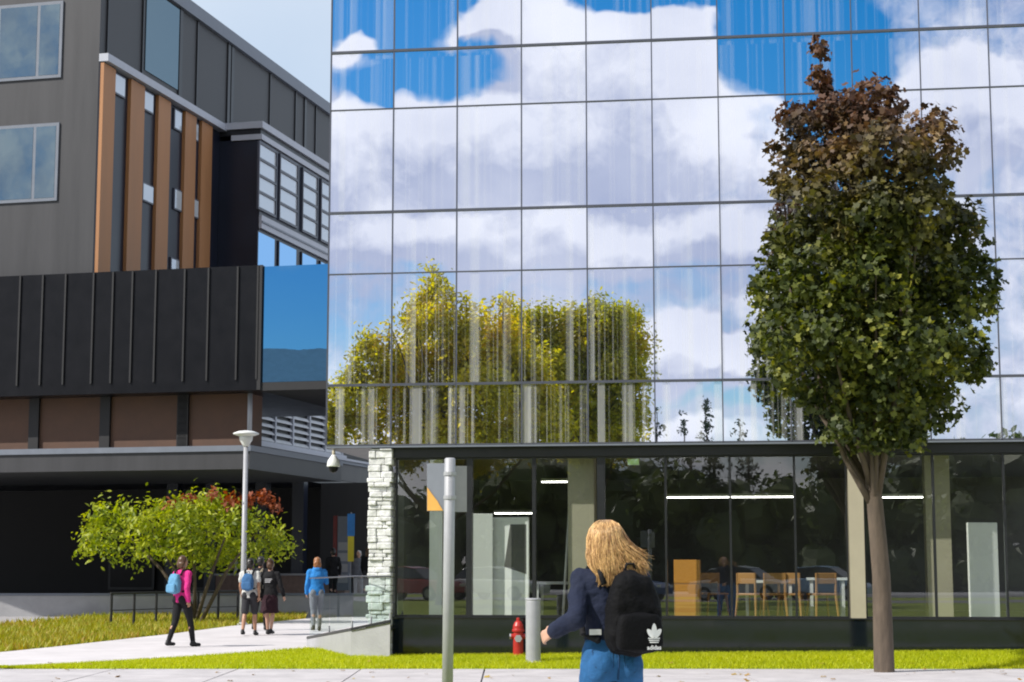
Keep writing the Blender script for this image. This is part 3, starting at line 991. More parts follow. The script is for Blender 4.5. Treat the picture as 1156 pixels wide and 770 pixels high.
# ground floor
s443, s415 = fs(444.5, 620, .2)[0], fs(415, 620, .1)[0]
zf = fs(700, 515, .2)[1]
zp = fs(700, 697, .2)[1]
MB().box(s443, sR, .12, .40, zf, zb - .051).build('fascia', M['darkfr'], gb)
MB().box(s443, sR, .16, .42, -.1, zp - .02).build('plinth', M['plinth'], gb)
MB().box(s443, sR, .14, .42, zp - .017, zp).build('sill', M['darkfr'], gb)
bounds = [446.5, 530, 603, 679, 752, 825, 898, 957]
sb_ = [fs(p, 610, .2)[0] for p in bounds]
beige_l, beige_r = sb_[-1] + .02, fs(976, 610, .2)[0]
while sb_[-1] < sR - 1.2:
    sb_.append(beige_r if len(sb_) == len(bounds) else sb_[-1] + pitch)
wd = {1: .05, 2: .03, 3: .065}
for i in range(len(sb_) - 1):
    if i == len(bounds) - 1: continue
    a, b = sb_[i], sb_[i + 1]
    hl, hr = wd.get(i, .018), wd.get(i + 1, .018)
    fr = MB()
    fr.box(a, a + hl, .17, .29, zp + .001, zf); fr.box(b - hr, b, .17, .29, zp + .001, zf)
    fr.box(a + hl + .001, b - hr - .001, .18, .28, zp + .002, zp + .03); fr.box(a + hl + .001, b - hr - .001, .18, .28, zf - .03, zf - .001)
    w = fr.build('window', M['darkfr'], gb)
    tx, ty = random.gauss(0, .001), random.gauss(0, .001)
    g = MB(); g.quad((a + hl, .225 - tx, zp + .03), (b - hr, .225 + tx, zp + .03), (b - hr, .225 + tx + ty, zf - .03), (a + hl, .225 - tx + ty, zf - .03))
    g.build('pane', M['shop'], w)
MB().box(beige_l, beige_r - .005, .15, .45, zp + .003, zf - .002).build('pilaster', M['beige'], gb)
# split-stone corner pier
mb = MB(); z = -.05
pt = zb - .06
while z < pt:
    h = min(random.uniform(.05, .13), pt - z + .001)
    x = s415
    while x < s443 - .06:
        ww = min(random.uniform(.12, .34), s443 - .003 - x)
        o = random.uniform(-.025, .03)
        mb.box(x + (random.uniform(-.02, .05) if x == s415 else .003), x + ww - .003, .02 + o, .42, z + .004, z + h)
        x += ww
    z += h
pier = mb.build('stone_pier', M['stone'], gb, bevel=.018)
# interior shell
idp = 8.5
fz0 = zp - .08
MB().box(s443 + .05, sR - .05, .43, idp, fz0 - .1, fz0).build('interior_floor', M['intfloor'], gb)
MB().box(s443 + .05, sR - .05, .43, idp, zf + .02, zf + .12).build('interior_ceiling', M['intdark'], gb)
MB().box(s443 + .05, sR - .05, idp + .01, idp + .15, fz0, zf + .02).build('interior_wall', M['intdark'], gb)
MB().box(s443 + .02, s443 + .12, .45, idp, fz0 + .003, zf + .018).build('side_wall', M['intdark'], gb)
for px, w, dep, m in [(656, .44, .55, 'beige'), (492, .22, .6, 'board'), (1060, .4, .9, 'beige')]:
    sx_ = fs(px, 610, dep)[0]
    MB().box(sx_ - w / 2, sx_ + w / 2, dep, dep + w, fz0 + .002, zf + .018).build('interior_column', M[m], gb)


def into(px, py, dep):
    s_, z_ = fs(px, py, dep)
    return gb_pt(s_, dep, z_)


def gb_pt(s_, dep, z_):
    return P0 + U * s_ - NF * dep + Vector((0, 0, z_ - P0.z))


zc = zf + .02


def tube_lamp(px0, px1, py, dep, label, rot=0.0):
    s0, z0 = fs(px0, py, dep); s1, _ = fs(px1, py, dep)
    t = thing('ceiling_light', label, 'light', gb_pt((s0 + s1) / 2, dep, z0), -YAW + rot, 'linear lights hung inside the ground floor')
    hl = (s1 - s0) / 2
    MB().box(-hl, hl, -.045, .045, .0, .05).build('housing', M['white'], t)
    MB().box(-hl + .01, hl - .01, -.04, .04, -.022, -.001).build('diffuser', M['lamp'], t)
    cb = MB()
    for q in (-.8, .8):
        cb.tube([(q * hl, 0, .05), (q * hl, 0, zc - z0)], .006, 5)
    cb.build('cable', M['darkfr'], t)


tube_lamp(752, 898, 561, 4.2, 'longest hung tube light behind the right hand windows')
tube_lamp(611, 641, 543.5, 3.2, 'short bright tube light high beside the beige column')
tube_lamp(558, 606, 579, 5.2, 'low tube light above the white display boards')
for px, py, dep in [(1000, 561, 4.2)]:
    tube_lamp(px - 30, px + 70, py, dep, 'tube light behind the windows right of the beige pilaster')
q = into(715, 521.5, 1.0)
ex = thing('exit_lamp', 'small pale green lit box under the ceiling inside the window', 'sign', q, -YAW)
MB().box(-.10, .10, -.02, .02, -.055, .055).build('housing', M['white'], ex)
MB().box(-.092, .092, -.026, -.021, -.046, .046).build('panel', emis('exit_green', (.35, .55, .25), .35), ex)
MB().tube([(0, 0, .055), (0, 0, zc - q.z)], .01, 6).build('hanger', M['darkfr'], ex)


def table(px0, px1, py, dep, label):
    s0, z0 = fs(px0, py, dep); s1, _ = fs(px1, py, dep)
    t = thing('table', label, 'table', gb_pt((s0 + s1) / 2, dep, fz0), -YAW, 'white tables inside the ground floor')
    hl, h = (s1 - s0) / 2, z0 - fz0
    MB().box(-hl, hl, -.38, .38, h - .045, h).build('tabletop', M['white'], t, bevel=.006)
    for a in (-1, 1):
        for b in (-1, 1):
            MB().box(a * (hl - .08) - .025, a * (hl - .08) + .025, b * .32 - .025, b * .32 + .025, 0, h - .046).build('leg', M['white'], t)


table(604, 678, 656.5, 1.75, 'white table behind the pale column and the walking woman')
table(838, 897, 655, 1.5, 'white table with wooden stools drawn up behind it')
table(910, 956, 652, 1.6, 'white table at the right end by the beige pilaster')


def chair(px, dep, label, rot):
    s_ = fs(px, 690, dep)[0]
    t = thing('wooden_chair', label, 'chair', gb_pt(s_, dep, fz0), -YAW + rot, 'wooden chairs at the tables inside')
    MB().box(-.2, .2, -.2, .2, .43, .465).build('seat', M['wood'], t, bevel=.01)
    bk = MB(); bk.box(-.19, .19, .185, .21, .62, .80); bk.build('backrest', M['wood'], t, bevel=.01)
    for a in (-1, 1):
        MB().tube([(a * .2, -.2, 0), (a * .16, -.16, .43)], [.018, .024], 6).build('leg', M['wood'], t)
        MB().tube([(a * .2, .24, 0), (a * .17, .19, .43), (a * .17, .205, .80)], [.018, .024, .018], 6).build('leg', M['wood'], t)


for px, dep, lab, rot in [(850, .95, 'wooden chair nearest the mullion at the white table', 2.6), (873, .9, 'middle wooden chair facing the white table', 3.3),
                          (893, .95, 'wooden chair at the right end of the white table', 3.0), (928, 1.0, 'wooden chair alone at the table by the beige pilaster', 3.5), (806, 1.5, 'dim wooden chair just right of the orange cabinet', .4)]:
    chair(px, dep, lab, rot)
s0, zt_ = fs(760.5, 632, .62); s1, _ = fs(790, 632, .62)
cb = thing('cabinet', 'tall orange wooden cabinet standing inside the window', 'cabinet', gb_pt((s0 + s1) / 2, .62, fz0), -YAW)
hw_, hh_ = (s1 - s0) / 2, zt_ - fz0
MB().box(-hw_, hw_, 0, .45, .0, hh_ * .62).build('body', M['wood'], cb, bevel=.006)
MB().box(-hw_, hw_, 0, .45, hh_ * .62 + .004, hh_).build('upper_box', M['orange'], cb, bevel=.006)
MB().box(-hw_ + .02, hw_ - .02, -.012, -.001, .04, hh_ * .6).build('door', M['orange'], cb, bevel=.003)


def display(px0, px1, py0, py1, dep, label, rot, pic):
    s0, zt = fs(px0, py0, dep); s1, z1 = fs(px1, py1, dep)
    t = thing('display_board', label, 'board', gb_pt((s0 + s1) / 2, dep, fz0), -YAW + rot, 'white display boards inside')
    hw = (s1 - s0) / 2
    MB().box(-hw, hw, -.03, .03, .06, zt - fz0).build('panel', M['board'], t, bevel=.008)
    for a in (-1, 1):
        MB().box(a * (hw - .08) - .03, a * (hw - .08) + .03, -.2, .2, 0, .058).build('foot', M['steel'], t)
    if pic:
        MB().add([(-hw * .35, -.034, (zt - fz0) * .52), (hw * .86, -.034, (zt - fz0) * .45), (hw * .86, -.034, (zt - fz0) * .93), (-hw * .02, -.034, (zt - fz0) * .93)], [(0, 1, 2, 3)]).build('poster', M['intdark'], t)


display(533, 556, 580, 694, .62, 'narrow white display board behind the sign pole', .25, False)
display(556, 598, 584, 694, .78, 'wide white display board with a dark slanted poster', -.12, True)
display(1090, 1130, 590, 694, .8, 'white display board at the far right inside', .3, False)

# dome camera under the overhang
s_, z_ = fs(376.5, 522, .55)
q = gb_pt(s_, .55, zb - .05)
dc = thing('security_camera', 'white dome camera on a short stem under the overhanging corner', 'camera', q)
MB().tube([(0, 0, 0), (0, 0, z_ - q.z + .06)], .028, 10).build('stem', M['beige'], dc, smooth=True)
MB().lathe([(.03, z_ - q.z + .13), (.05, z_ - q.z + .10), (.10, z_ - q.z + .03), (.115, z_ - q.z - .06), (.11, z_ - q.z - .075)][::-1], 0, 0, 18).build('hood', M['white'], dc, smooth=True)
MB().ell((0, 0, z_ - q.z - .085), (.085, .085, .10), 16, 10).build('dome', M['black'], dc, smooth=True)

# ramp wall with glass guard, beside the pier
rp = [gnd(440, 745), gnd(396, 743.5), gnd(346, 731)]
rt = [at(440, 703, rp[0].y).z, at(395, 712, rp[1].y).z, at(348, 721.5, rp[2].y).z]
rw = thing('ramp_wall', 'grey concrete ramp wall rising to the stone corner pier', 'wall', rp[0])
mb = MB(); cp_ = MB()
pp = [Vector((p.x, p.y, 0)) for p in rp]
nrm = [Vector((.0, 1, 0)), Vector((.15, 1, 0)).normalized(), Vector((.35, .9, 0)).normalized()]
for i in range(2):
    a, b = pp[i], pp[i + 1]; na, nb = nrm[i] * .22, nrm[i + 1] * .22
    vs = [a, b, b + nb, a + na]
    lo = [v - rp[0] + Vector((0, 0, -.1)) for v in vs]
    hi = [v - rp[0] + Vector((0, 0, z)) for v, z in zip(vs, (rt[i], rt[i + 1], rt[i + 1], rt[i]))]
    mb.add(lo + hi, [(3, 2, 1, 0), (4, 5, 6, 7), (0, 1, 5, 4), (1, 2, 6, 5), (2, 3, 7, 6), (3, 0, 4, 7)])
    e = .03
    lo2 = [h + Vector((0, -e if k < 2 else e, .003)) for k, h in enumerate(hi)]
    hi2 = [h + Vector((0, 0, .045)) for h in lo2]
    cp_.add(lo2 + hi2, [(3, 2, 1, 0), (4, 5, 6, 7), (0, 1, 5, 4), (1, 2, 6, 5), (2, 3, 7, 6), (3, 0, 4, 7)])
mb.build('wall', M['concrete'], rw)
cp_.build('coping', M['darkfr'], rw)
gg = thing('glass_guard', 'clear glass balustrade standing on the ramp wall', 'balustrade', rp[0])
gz = [at(440, 652, rp[0].y).z, at(395, 652, rp[1].y).z, at(350, 654, rp[2].y).z]
for i in range(2):
    a, b = pp[i] + nrm[i] * .1 - rp[0], pp[i + 1] + nrm[i + 1] * .1 - rp[0]
    for k in range(2):
        p, q = a.lerp(b, k / 2 + .01), a.lerp(b, (k + 1) / 2 - .01)
        zl = lambda t: rt[i] + (rt[i + 1] - rt[i]) * t + .06
        zh = lambda t: gz[i] + (gz[i + 1] - gz[i]) * t
        MB().quad(p + Vector((0, 0, zl(k / 2))), q + Vector((0, 0, zl((k + 1) / 2))), q + Vector((0, 0, zh((k + 1) / 2))), p + Vector((0, 0, zh(k / 2)))).build('glass_pane', M['guard'], gg)
        MB().tube([p + Vector((0, 0, zl(k / 2) - .02)), p + Vector((0, 0, zl(k / 2) + .10))], .018, 8).build('clamp', M['steel'], gg)
MB().tube([pp[k] + nrm[k] * .1 - rp[0] + Vector((0, 0, gz[k] + .02)) for k in range(3)], .012, 8).build('handrail', M['mull'], gg, smooth=True)
# sloping ramp floor behind the wall
rf = [pp[0] + nrm[0] * .23, pp[1] + nrm[1] * .23, pp[2] + nrm[2] * .23]
mb = MB()
back = [Vector((-1.2, 33.5, 0)), Vector((-1.9, 34.5, 0)), Vector((-2.9, 36.2, 0))]
vs = [v + Vector((0, 0, max(z - .10, .035))) for v, z in zip(rf, rt)] + [v + Vector((0, 0, max(z - .10, .035))) for v, z in zip(back, rt)]
mb.add(vs, [(1, 0, 3, 4), (2, 1, 4, 5)])
struct('ramp', mb, M['path'])

# ================================================================== dark building, left
LA = R(14.0)
Q = Vector(at(288, 500, 60)); Q.z = 0
E = Vector((math.cos(LA), -math.sin(LA), 0)); Wd = Vector((math.sin(LA), math.cos(LA), 0))


def side(px, py, e):      # -> (w, z) on the wall that faces right
    p = on_plane(px, py, Q + E * e, E)
    return (p - Q).dot(Wd), p.z


def front(px, py, w):     # -> (e, z) on the wall that faces the camera
    p = on_plane(px, py, Q + Wd * w, Wd)
    return (p - Q).dot(E), p.z


lbld = thing('dark_office_building', 'dark metal clad building with copper strips and a blue glass box', 'building', Q, -LA)
e1 = -1.57
zbay = side(288, 133, 0)[1]
zroof = side(372, 119, e1)[1]
wF = -9.0
# upper storey: body, seams, roof trim
mb = MB(); mb.box(-24, e1, wF, 26, 7.4, zroof - .45); mb.build('upper_wall', M['charcoal'], lbld)
MB().box(-24.1, e1 + .14, wF - .14, 26.1, zroof - .447, zroof).build('roof_trim', M['trimgrey'], lbld)
for px in (203, 222, 258, 262, 305, 334, 345, 357, 120, 160):
    w_, _ = side(px, 60, e1)
    hw = .11 if px in (258, 262, 203, 345) else .04
    MB().box(e1 + .002, e1 + .05, w_ - hw, w_ + hw, zbay - .2, zroof - .45).build('panel_seam', M['darkfr'], lbld)
w203 = side(203, 60, e1)[0]
MB().box(e1 + .003, e1 + .03, w203 - 2.6, w203 - .12, zbay + .3, zroof - .5).build('window', M['slate_pane'], lbld)
# pale ledge over the copper wall
zl = side(200, 118, e1)[1]
MB().box(e1, e1 + .30, wF, -.01, zl - .10, zl + .14).build('ledge', M['trim'], lbld)
# copper strips and small windows on the recessed right-facing wall
ztop = zl - .12
mb = MB(); mb.box(e1 + .003, e1 + .04, wF + .01, -.01, 8, ztop); mb.build('recess_wall', M['navy'], lbld)
for px0, px1 in [(203, 215.5), (222, 234), (172, 186), (140, 156), (107, 122)]:
    w0, w1 = side(px0, 200, e1)[0], side(px1, 200, e1)[0]
    MB().box(e1 + .043, e1 + .16, max(w0, wF + .02), w1, 8, ztop - .02).build('copper_strip', M['copper'], lbld)
for px0, px1, py0, py1 in [(194, 202, 122, 150), (215, 221, 137, 161), (194, 202, 212, 240), (214.5, 221, 223, 248), (190, 199, 290, 310), (158, 170, 100, 130), (158, 170, 205, 232), (124, 138, 80, 112)]:
    w0, zt = side(px0, py0, e1); w1, zb_ = side(px1, py1, e1)
    f = MB().box(e1 + .042, e1 + .10, w0, w1, zb_, zt).build('window', M['mull'], lbld)
    MB().box(e1 + .101, e1 + .108, w0 + .05, w1 - .05, zb_ + .05, zt - .05).build('pane', M['pale_pane'], f)
# front face of the upper part (left of the photograph) with a window band
for k in range(7):
    ex0 = -23 + k * 3.0
    for zz in (12.4, 16.2):
        f = MB().box(ex0, ex0 + 2.2, wF - .05, wF - .002, zz, zz + 2.4).build('window', M['trimgrey'], lbld)
        MB().box(ex0 + .1, ex0 + 1.35, wF - .056, wF - .051, zz + .1, zz + 2.3).build('pane', M['slate_pane'], f)
        MB().box(ex0 + 1.45, ex0 + 2.1, wF - .056, wF - .051, zz + .1, zz + 2.3).build('pane', M['slate_pane'], f)
# projecting bay
ew = front(236, 200, 0)[0]
MB().box(ew, -.004, .0, 26, 5.65, zbay - .62).build('bay_wall', M['navy'], lbld)
MB().box(ew, .10, -.10, 26, zbay - .24, zbay).build('cornice', M['trim'], lbld)
MB().box(ew, .0, -.004, 26, zbay - .445, zbay - .243).build('cornice_recess', M['darkfr'], lbld)
e_b = front(262, 150, 0)[0]
MB().box(e_b, .07, -.07, 26, zbay - .64, zbay - .45).build('cornice_band', M['trim'], lbld)
wt = side(291, 160, 0)[1]; wb = side(291, 235, 0)[1]
wcols = [(291, 310), (315, 334.5), (341, 357), (362, 372)]
wss = [(side(a, 200, 0)[0], side(b, 200, 0)[0]) for a, b in wcols]
st_ = wss[1][0] - wss[0][0]
while len(wss) < 9:
    wss.append((wss[-1][0] + st_ * 1.02, wss[-1][1] + st_ * 1.02))
for a, b in wss:
    f = MB()
    zz = [wb + (wt - wb) * k / 4 for k in range(5)]
    for k in range(5):
        f.box(.0, .07, a, b, zz[k] - .045, zz[k] + .045)
    f.box(.0, .075, a - .07, a, wb - .045, wt + .045); f.box(.0, .075, b, b + .07, wb - .045, wt + .045)
    fo = f.build('window', M['mull'], lbld)
    MB().box(.002, .03, a, b, wb, wt).build('pane', M['pale_pane'], fo)
sp_t, sp_b = side(291, 242, 0)[1], side(291, 257, 0)[1]
MB().box(.0, .10, -.02, 26, sp_b, sp_t).build('spandrel_band', M['trim'], lbld)
MB().box(.101, .13, -.02, 26, (sp_b + sp_t) / 2 - .04, (sp_b + sp_t) / 2 + .03).build('spandrel_groove', M['trimgrey'], lbld)
for a, b in wss:
    f = MB().box(.0, .05, a - .02, b + .02, sp_b - 3.0, sp_b - .12).build('window', M['navy'], lbld)
    MB().box(.051, .056, a + .03, b - .03, sp_b - 2.95, sp_b - .16).build('pane', M['sky_pane'], f)
# glass box slung out in front
wB = -9.6
ex_l = front(295, 370, wB)[0]; zbt = front(300, 299, wB)[1]; zbb = front(300, 440, wB)[1]
ex_r = front(400, 370, wB)[0]
MB().box(-26, ex_l - .02, wB, -1, zbb, zbt).build('black_box', M['black'], lbld)
mb = MB()
x = -26.0
while x < ex_l - .1:
    mb.box(x, x + .05, wB - .05, wB - .001, zbb + .3, zbt - .02)
    x += random.choice([.62, .74, .9])
mb.build('box_fin', M['blackmat'], lbld)
MB().box(ex_l - .018, ex_r, wB + .06, -1, zbb + .22, zbt - .04).build('glass_box', M['box_glass'], lbld)
MB().box(ex_l - .018, ex_r, wB + .02, -1, zbb - .02, zbb + .21).build('box_edge', M['blackmat'], lbld)
MB().box(ex_l - .10, ex_l + .01, wB - .03, wB + .055, zbb, zbt).build('box_corner', M['blackmat'], lbld)
# storey under the box: brown wall, pipe, louvres, canopy
zcan = side(296, 503, 0)[1]
wBr = -8.7
ebr = front(281, 470, wBr)[0]
MB().box(-26, ebr, wBr, wBr + 1.0, front(250, 507, wBr)[1], zbb + .2).build('brown_wall', M['brown'], lbld)
MB().box(-26, -.25, -.06, 3, zcan, zbb + 2).build('back_wall', M['blackmat'], lbld)
MB().box(-26, ebr + .25, wBr - .5, -1.4, front(250, 531, wBr)[1], front(250, 507, wBr)[1] - .002).build('front_canopy', M['charcoal'], lbld)
MB().box(-26, ebr + .30, wBr - .56, -1.4, front(250, 511, wBr)[1], front(250, 507, wBr)[1] + .06).build('front_canopy_trim', M['trimgrey'], lbld)
for px in (207, 208, 120, 40):
    a = front(px, 470, wBr)[0]
    MB().box(a - .16, a + .16, wBr - .10, wBr - .002, front(250, 506, wBr)[1] + .07, zbb - .002).build('pilaster', M['blackmat'], lbld)
a = front(282, 470, wBr - .12)[0]
MB().tube([(a, wBr - .12, front(250, 488, wBr)[1]), (a, wBr - .12, zbb - .002)], .07, 10).build('downpipe', M['trim'], lbld, smooth=True)
MB().box(-.246, -.004, 0, 26, zcan, 5.66 + 3).build('louvre_wall', M['darkfr'], lbld)
lz1, lz0 = side(300, 446, 0)[1], zcan + .15
w_end = 9.0
fr_ = MB()
for w_ in (.1, 1.6, 3.3, 5.0, 6.7, 8.6):
    fr_.box(-.002, .12, w_ - .06, w_ + .06, lz0, lz1)
fr_.box(-.002, .14, .0, w_end, lz1 + .001, lz1 + .22); fr_.box(-.002, .14, .0, w_end, lz0 - .16, lz0 - .001)
lv = fr_.build('louvre_frame', M['trim'], lbld)
sl = MB(); k = 0
z = lz0 + .08
while z < lz1 - .05:
    for a, b in [(.17, 1.53), (1.67, 3.23), (3.37, 4.93), (5.07, 6.63), (6.77, 8.5)]:
        sl.add([(.10, a, z - .06), (.10, b, z - .06), (.0, b, z + .05), (.0, a, z + .05), (.105, a, z - .035), (.105, b, z - .035), (.005, b, z + .075), (.005, a, z + .075)],
               [(0, 1, 2, 3), (7, 6, 5, 4), (0, 4, 5, 1), (2, 6, 7, 3), (1, 5, 6, 2), (0, 3, 7, 4)])
    z += .24
sl.build('louvre_slat', mat('louvre_pale', (.58, .60, .63), .5), lv)
# canopy
cz1, cz0 = zcan - .004, side(290, 529, .35)[1]
MB().box(-26, .35, -1.2, 14, cz0, cz1 - .22).build('canopy', M['charcoal'], lbld)
MB().box(-26, .42, -1.28, 14, cz1 - .217, cz1 - .10).build('canopy_step', M['trimgrey'], lbld)
MB().box(-26, .48, -1.34, 14, cz1 - .097, cz1 - .01).build('canopy_trim', M['trim'], lbld)
MB().box(-26, .30, -1.15, 14, cz0 - .2, cz0 - .003).build('canopy_beam', M['navy'], lbld)
# ground storey
MB().box(-26, 14, 9, 9.4, .4, cz0 - .2).build('entrance_wall', M['blackmat'], lbld)
a0 = front(366, 600, 6)[0]; a1 = front(418, 600, 6)[0]
MB().box(a0, a1 + 3, 5.6, 6, .4, cz0 - .203).build('grey_wall', M['charcoal'], lbld)
for px in (196, 240, 296, 338):
    a = front(px, 600, 4)[0]
    MB().box(a - .22, a + .22, 3.8, 4.2, .4, cz0 - .204).build('column', M['navy'], lbld)
for px in (150, 215, 262):
    a = front(px, 600, 8.9)[0]
    f = MB().box(a - 1.0, a + 1.0, 8.85, 8.99, .6, 3.4).build('window', M['darkfr'], lbld)
    MB().box(a - .9, a + .9, 8.84, 8.848, .7, 3.3).build('pane', M['black'], f)

# ------------------------------------------------------------------ things on the forecourt
p = at(322, 640, 62)
bw = thing('brick_planter', 'low brown brick planter wall behind the two walking students', 'wall', (p.x, p.y, .42), -LA)
MB().box(-2.6, 2.2, 0, .5, 0, .78).build('wall', M['brick'], bw)
MB().box(-2.65, 2.25, -.04, .54, .783, .85).build('coping', M['concrete'], bw)
p = at(290, 640, 55.2)
kw = thing('kerb_wall', 'long low grey concrete kerb wall across the forecourt', 'wall', (p.x, 55.2, 0))
MB().box(-26, 9, -.2, .2, -.05, .62).build('wall', M['concrete'], kw)
MB().box(-26.02, 9.02, -.23, .23, .623, .69).build('coping', M['trimgrey'], kw)
# bicycle-style rail on the grass
q0, q1 = gnd(200, 705), gnd(268, 702)
ra = thing('hand_railing', 'black metal post railing at the edge of the planting', 'railing', (q0.x, q0.y, 0))
dv = (q1 - q0)
for k in range(-3, 4):
    b = dv * (k / 3)
    if k % 1 == 0:
        MB().tube([b + Vector((0, 0, -.05)), b + Vector((0, 0, .82))], .035, 8).build('post', M['blackmat'], ra)
MB().tube([dv * -1.02 + Vector((0, 0, .84)), dv * 1.02 + Vector((0, 0, .84))], .03, 8).build('top_rail', M['blackmat'], ra)
MB().tube([dv * -1.0 + Vector((0, 0, .42)), dv * 1.0 + Vector((0, 0, .42))], .012, 6).build('lower_rail', M['blackmat'], ra)
# street lamp
D_ = 46.0
q = at(275, 640, D_)
sl_ = thing('street_lamp', 'slim grey lamp post with a wide white saucer head', 'lamp', (q.x, D_, 0))
zt = at(275, 486, D_).z
MB().tube([(0, 0, -.05), (0, 0, 1.0), (0, 0, zt - .38)], [.085, .075, .06], 12).build('pole', M['steel'], sl_, smooth=True)
MB().lathe([(.07, 0), (.14, .0), (.14, .04), (.09, .09)], 0, 0, 14).build('base_plate', M['steel'], sl_)
MB().lathe([(.07, zt - .42), (.09, zt - .38), (.17, zt - .25), (.18, zt - .14)], 0, 0, 20).build('lamp_cup', M['white'], sl_, smooth=True)
MB().lathe([(.19, zt - .15), (.34, zt - .10), (.335, zt - .07), (.20, zt - .02), (.05, zt)], 0, 0, 24).build('lamp_disc', M['white'], sl_, smooth=True)
# banner post and directory board
q = at(396, 632, 58)
z1_, z0_ = at(396, 580, 58).z, at(396, 634, 58).z
bp_ = thing('banner_post', 'slim post banner blue above and yellow below', 'banner', (q.x, 58, .42))
MB().box(-.02, .02, -.02, .02, 0, z1_ - .42 + .05).build('post', M['steel'], bp_)
MB().box(-.12, .12, -.06, -.021, (z0_ + z1_) / 2 + .05 - .42, z1_ - .42).build('blue_panel', mat('banner_blue', (.03, .22, .62), .5), bp_)
MB().box(-.10, .10, -.055, -.021, z0_ - .42, (z0_ + z1_) / 2 + .045 - .42).build('yellow_panel', mat('banner_yellow', (.70, .58, .03), .5), bp_)
q = at(386, 632, 59.5)
z1_ = at(386, 583, 59.5).z
db_ = thing('notice_board', 'grey notice board with a dark red edge beside the banner', 'board', (q.x, 59.5, .42), -.2)
MB().box(-.16, .26, -.04, .04, .3, z1_ - .42).build('panel', M['trimgrey'], db_, bevel=.01)
MB().box(-.30, -.165, -.06, .06, 0, z1_ - .40).build('edge', mat('dark_red', (.16, .018, .02), .5), db_)
for k in range(4):
    MB().box(-.12, .22, -.046, -.041, .55 + k * .36, .82 + k * .36).build('sheet', M['concrete'], db_)

# hydrant, bollard, marker rod, street sign
q = gnd(585, 745.5); q.z = 0
hz_ = lawn_z(q.x, q.y)
hy = thing('fire_hydrant', 'short red fire hydrant on the grass next to the grey bollard', 'hydrant', (q.x, q.y, hz_))
MB().lathe([(.115, -.05), (.115, .03), (.085, .035), (.08, .40), (.10, .405), (.10, .44), (.088, .445), (.085, .50), (.06, .555), (.03, .58)], 0, 0, 20).build('body', M['redpaint'], hy, smooth=False, bevel=.005)
MB().lathe([(.028, .575), (.028, .62), (.02, .63)], 0, 0, 6).build('nut', M['redpaint'], hy)
for a in (-1, 1):
    MB().tube([(a * .07, 0, .33), (a * .115, 0, .33)], .042, 12).build('nozzle', M['redpaint'], hy)
    MB().tube([(a * .116, 0, .33), (a * .14, 0, .33)], .048, 6).build('nozzle_cap', M['steel'], hy)
MB().tube([(0, -.07, .30), (0, -.12, .30)], .055, 12).build('nozzle', M['redpaint'], hy)
MB().tube([(0, -.121, .30), (0, -.15, .30)], .062, 6).build('nozzle_cap', M['steel'], hy)
q = gnd(602, 752)
bl = thing('bollard', 'light grey cylindrical metal bollard beside the hydrant', 'bollard', (q.x, q.y, lawn_z(q.x, q.y)))
rbl = 8.3 / (F / q.y); hb_ = at(602, 679, q.y).z
MB().lathe([(rbl, -.05), (rbl, hb_ - .05), (rbl * .98, hb_ - .045), (rbl * .98, hb_ - .03), (rbl * 1.04, hb_ - .028), (rbl * 1.04, hb_ - .008), (rbl * .95, hb_)], 0, 0, 24).build('post', M['steel'], bl, smooth=False, bevel=.003)
MB().lathe([(rbl * 1.5, -.02), (rbl * 1.5, .015), (rbl * 1.1, .03)], 0, 0, 24).build('base', M['concrete'], bl)
q = gnd(633, 741); t2 = at(643.5, 560, q.y + .1)
mk = thing('marker_rod', 'thin white rod leaning up from the grass by the window', 'marker', (q.x, q.y, lawn_z(q.x, q.y)))
MB().tube([(0, 0, -.05), tuple((t2 - q) * .5), tuple(t2 - q)], [.026, .022, .018], 8).build('rod', M['white'], mk, smooth=True)
MB().tube([tuple((t2 - q) * .90), tuple((t2 - q) * .96)], .024, 8).build('band', M['steel'], mk, smooth=True)
D_ = 15.0
q = at(505, 700, D_)
tp = at(508, 517, D_)
ss = thing('sign_post', 'grey steel sign pole carrying two folded sign plates', 'sign', (q.x, D_, 0))
MB().tube([(0, 0, -.05), (tp.x - q.x, 0, tp.z - .01), (tp.x - q.x, 0, tp.z)], [.046, .046, .035], 16).build('pole', M['steel'], ss, smooth=True)
MB().lathe([(.10, 0), (.10, .02), (.06, .03)], 0, 0, 16).build('base_plate', M['steel'], ss)


def spt(px, py, dy):
    v = at(px, py, D_ + dy); return Vector((v.x - q.x, dy, v.z))


def plate(px0, px1, py0, py1, d0, d1, m, name='sign_plate'):
    a, b, c, d = spt(px0, py1, d0), spt(px1, py1, d1), spt(px1, py0, d1), spt(px0, py0, d0)
    t = Vector((0, .006, 0))
    return MB().add([a, b, c, d, a + t, b + t, c + t, d + t], [(0, 1, 2, 3), (7, 6, 5, 4), (0, 4, 5, 1), (1, 5, 6, 2), (2, 6, 7, 3), (3, 7, 4, 0)]).build(name, m, ss)


M['signgrey'] = mat('sign_back_aluminium', (.30, .30, .31), .5, metal=.0, var=.1, scale=8)
M['signdim'] = mat('sign_face_grey', (.17, .185, .22), .35, var=.1, scale=6)
pl = plate(482, 503, 523, 577, .16, .055, M['signdim'])
plate(510, 527, 526, 578, .055, .12, M['signgrey'])
o_ = MB(); pts_ = [spt(482.3, 576.5, .154), spt(500, 576.5, .066), spt(494, 566, .096), spt(488, 558, .124), spt(482.3, 550, .154)]
o_.add([v + Vector((0, -.004, 0)) for v in pts_], [(0, 1, 2, 3, 4)]); o_.build('orange_corner', mat('sign_orange', (.62, .33, .07), .4), pl)
for zz in (.12, .32):
    MB().tube([(tp.x - q.x, 0, tp.z - zz), (tp.x - q.x, .0, tp.z - zz - .03)], .054, 14).build('clamp', M['steel'], ss)

